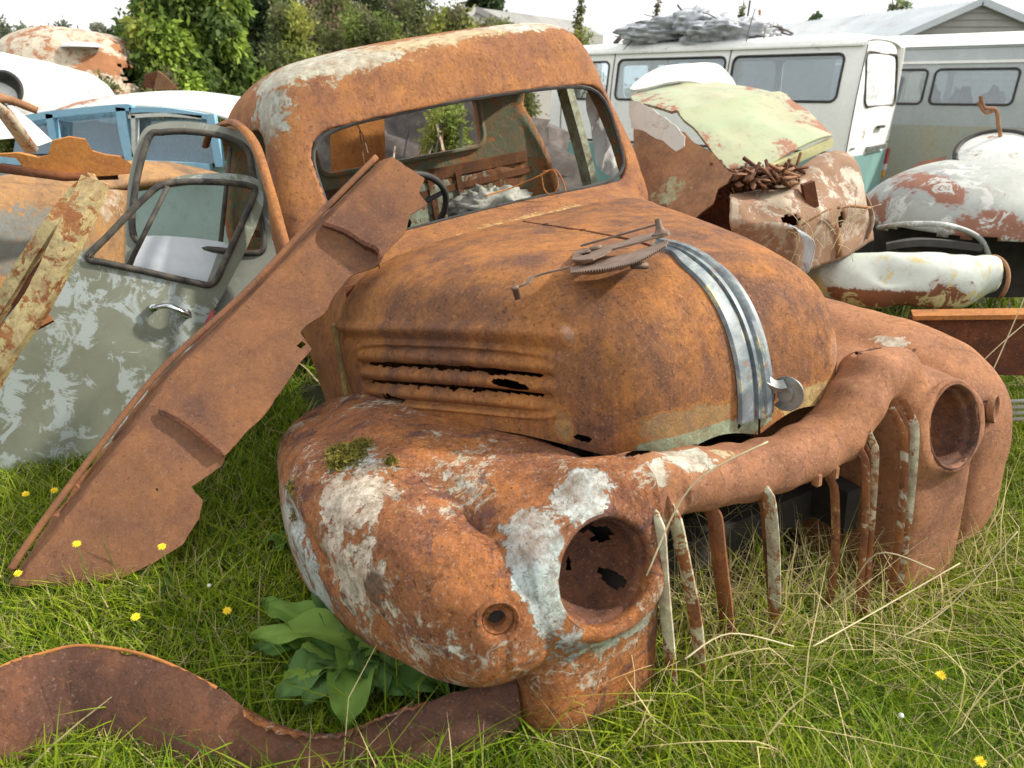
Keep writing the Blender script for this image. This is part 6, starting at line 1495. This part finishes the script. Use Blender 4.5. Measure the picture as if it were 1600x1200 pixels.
plain('clover_white', (.75,.74,.68), .8)
for u, v, l in ((327,915,'small white clover head in the shaded lawn near the sill'), (1408,1118,'small white clover head in the right foreground grass')):
    p = at(u, v, z=.05); root = thing('clover_head', l, 'flower', loc=(p[0], p[1], 0)); m = MB(); m.lathe([(.0002,-.004), (.004,-.003), (.0052,0), (.004,.003), (.0002,.005)], p, (0,0,1), 9); m.build('bloom', MATS['clover_white'], root)
    m = MB(); m.tube([(p[0], p[1], 0), p], .0009, 5); m.build('stem', MATS['stem'], root)
# broad leaves
def leafmesh(m, cols, base, d, L, W, col, rise=.5, curl=.6, nx=9, ny=7, ruffle=.004):
    d = np.array(d, float); d /= np.linalg.norm(d); s = np.array([-d[1], d[0], 0]); s /= np.linalg.norm(s); n = np.cross(d, s); n = n if n[2] > 0 else -n
    V = []
    for i in range(nx):
        t = i/(nx-1); w = W * (math.sin(math.pi * min(1, t**.75*.97 + .03)) ** .75) + .002
        c = base + d*L*t*(1 - .12*t) + np.array([0, 0, 1])*(rise*L*t - curl*L*t*t)
        for j in range(ny):
            a = (j/(ny-1))*2 - 1
            V.append(c + s*a*w/2 + n*(.16*w*a*a + ruffle*math.sin(t*11 + a*3)*abs(a)*2 - .002*(abs(a) < .1)))
    F = [(i*ny+j, i*ny+j+1, (i+1)*ny+j+1, (i+1)*ny+j) for i in range(nx-1) for j in range(ny-1)]
    m.add(V, F); cc = []
    for i in range(nx):
        for j in range(ny):
            a = abs(j/(ny-1)*2 - 1); k = 1.25 if a < .12 else 1; cc.append([*(np.array(col)*k*(.9+.2*rnd.random())), 1])
    cols += cc
def leafobj(name, m, cols, parent=None, mat='leaf'):
    V, F = m.arr(); me_o = mk(name, V, F, MATS[mat], parent, True)
    a = me_o.data.color_attributes.new('tint', 'FLOAT_COLOR', 'POINT'); a.data.foreach_set('color', np.array(cols, np.float32).ravel()); return me_o
plant = thing('foxglove_plant', 'broad leaved dark green rosette plant under the near front wing', 'plant', loc=tuple(at(560,1060,z=0)))
pc_ = at(550, 1015, z=.04)
LG = [(.10,.20,.05), (.15,.26,.05), (.11,.20,.06), (.19,.30,.06)]
spec_ = [(405,985), (420,950), (500,925), (640,960), (690,1075), (540,1110), (440,1075), (430,975), (450,1010), (470,945), (500,1000), (560,930), (600,940), (560,985), (620,1000), (650,1035), (680,1060), (520,1050), (600,1070), (450,1050), (640,1085), (560,1100), (480,1085), (410,1000), (590,1015), (530,960)]
for i, (u, v) in enumerate(spec_):
    tip = at(u, v, z=.05 + .05*rnd.random()); b0 = pc_ + np.array([rnd.gauss(0,.02), rnd.gauss(0,.02), .0]); d = tip - b0; d[2] = 0; L = max(.13, np.linalg.norm(d)*1.25)
    m = MB(); cols = []; leafmesh(m, cols, b0, d, L, .068 + .028*rnd.random(), LG[i % 4], rise=.42 + .05*(i % 4), curl=.42, nx=12, ruffle=.007); leafobj('leaf', m, cols, plant)
for (u, v, lab) in ((240,925,'small light green broad leaved seedling in the lawn in front of the sill'), (745,1090,'low jagged green weed under the parking lamp of the near wing'), (445,848,'pale small leaved weed in the shade under the near wing')):
    b0 = at(u, v, z=.02); wr = thing('weed', lab, 'plant', loc=tuple(b0))
    for i in range(6):
        a = i*1.05 + rnd.random()*.5; m = MB(); cols = []; leafmesh(m, cols, b0, (math.cos(a), math.sin(a), 0), .05 + .02*rnd.random(), .026, (.13,.24,.05), rise=.7, curl=.6, nx=7, ny=5); leafobj('leaf', m, cols, wr)
print('objects', len(bpy.data.objects))
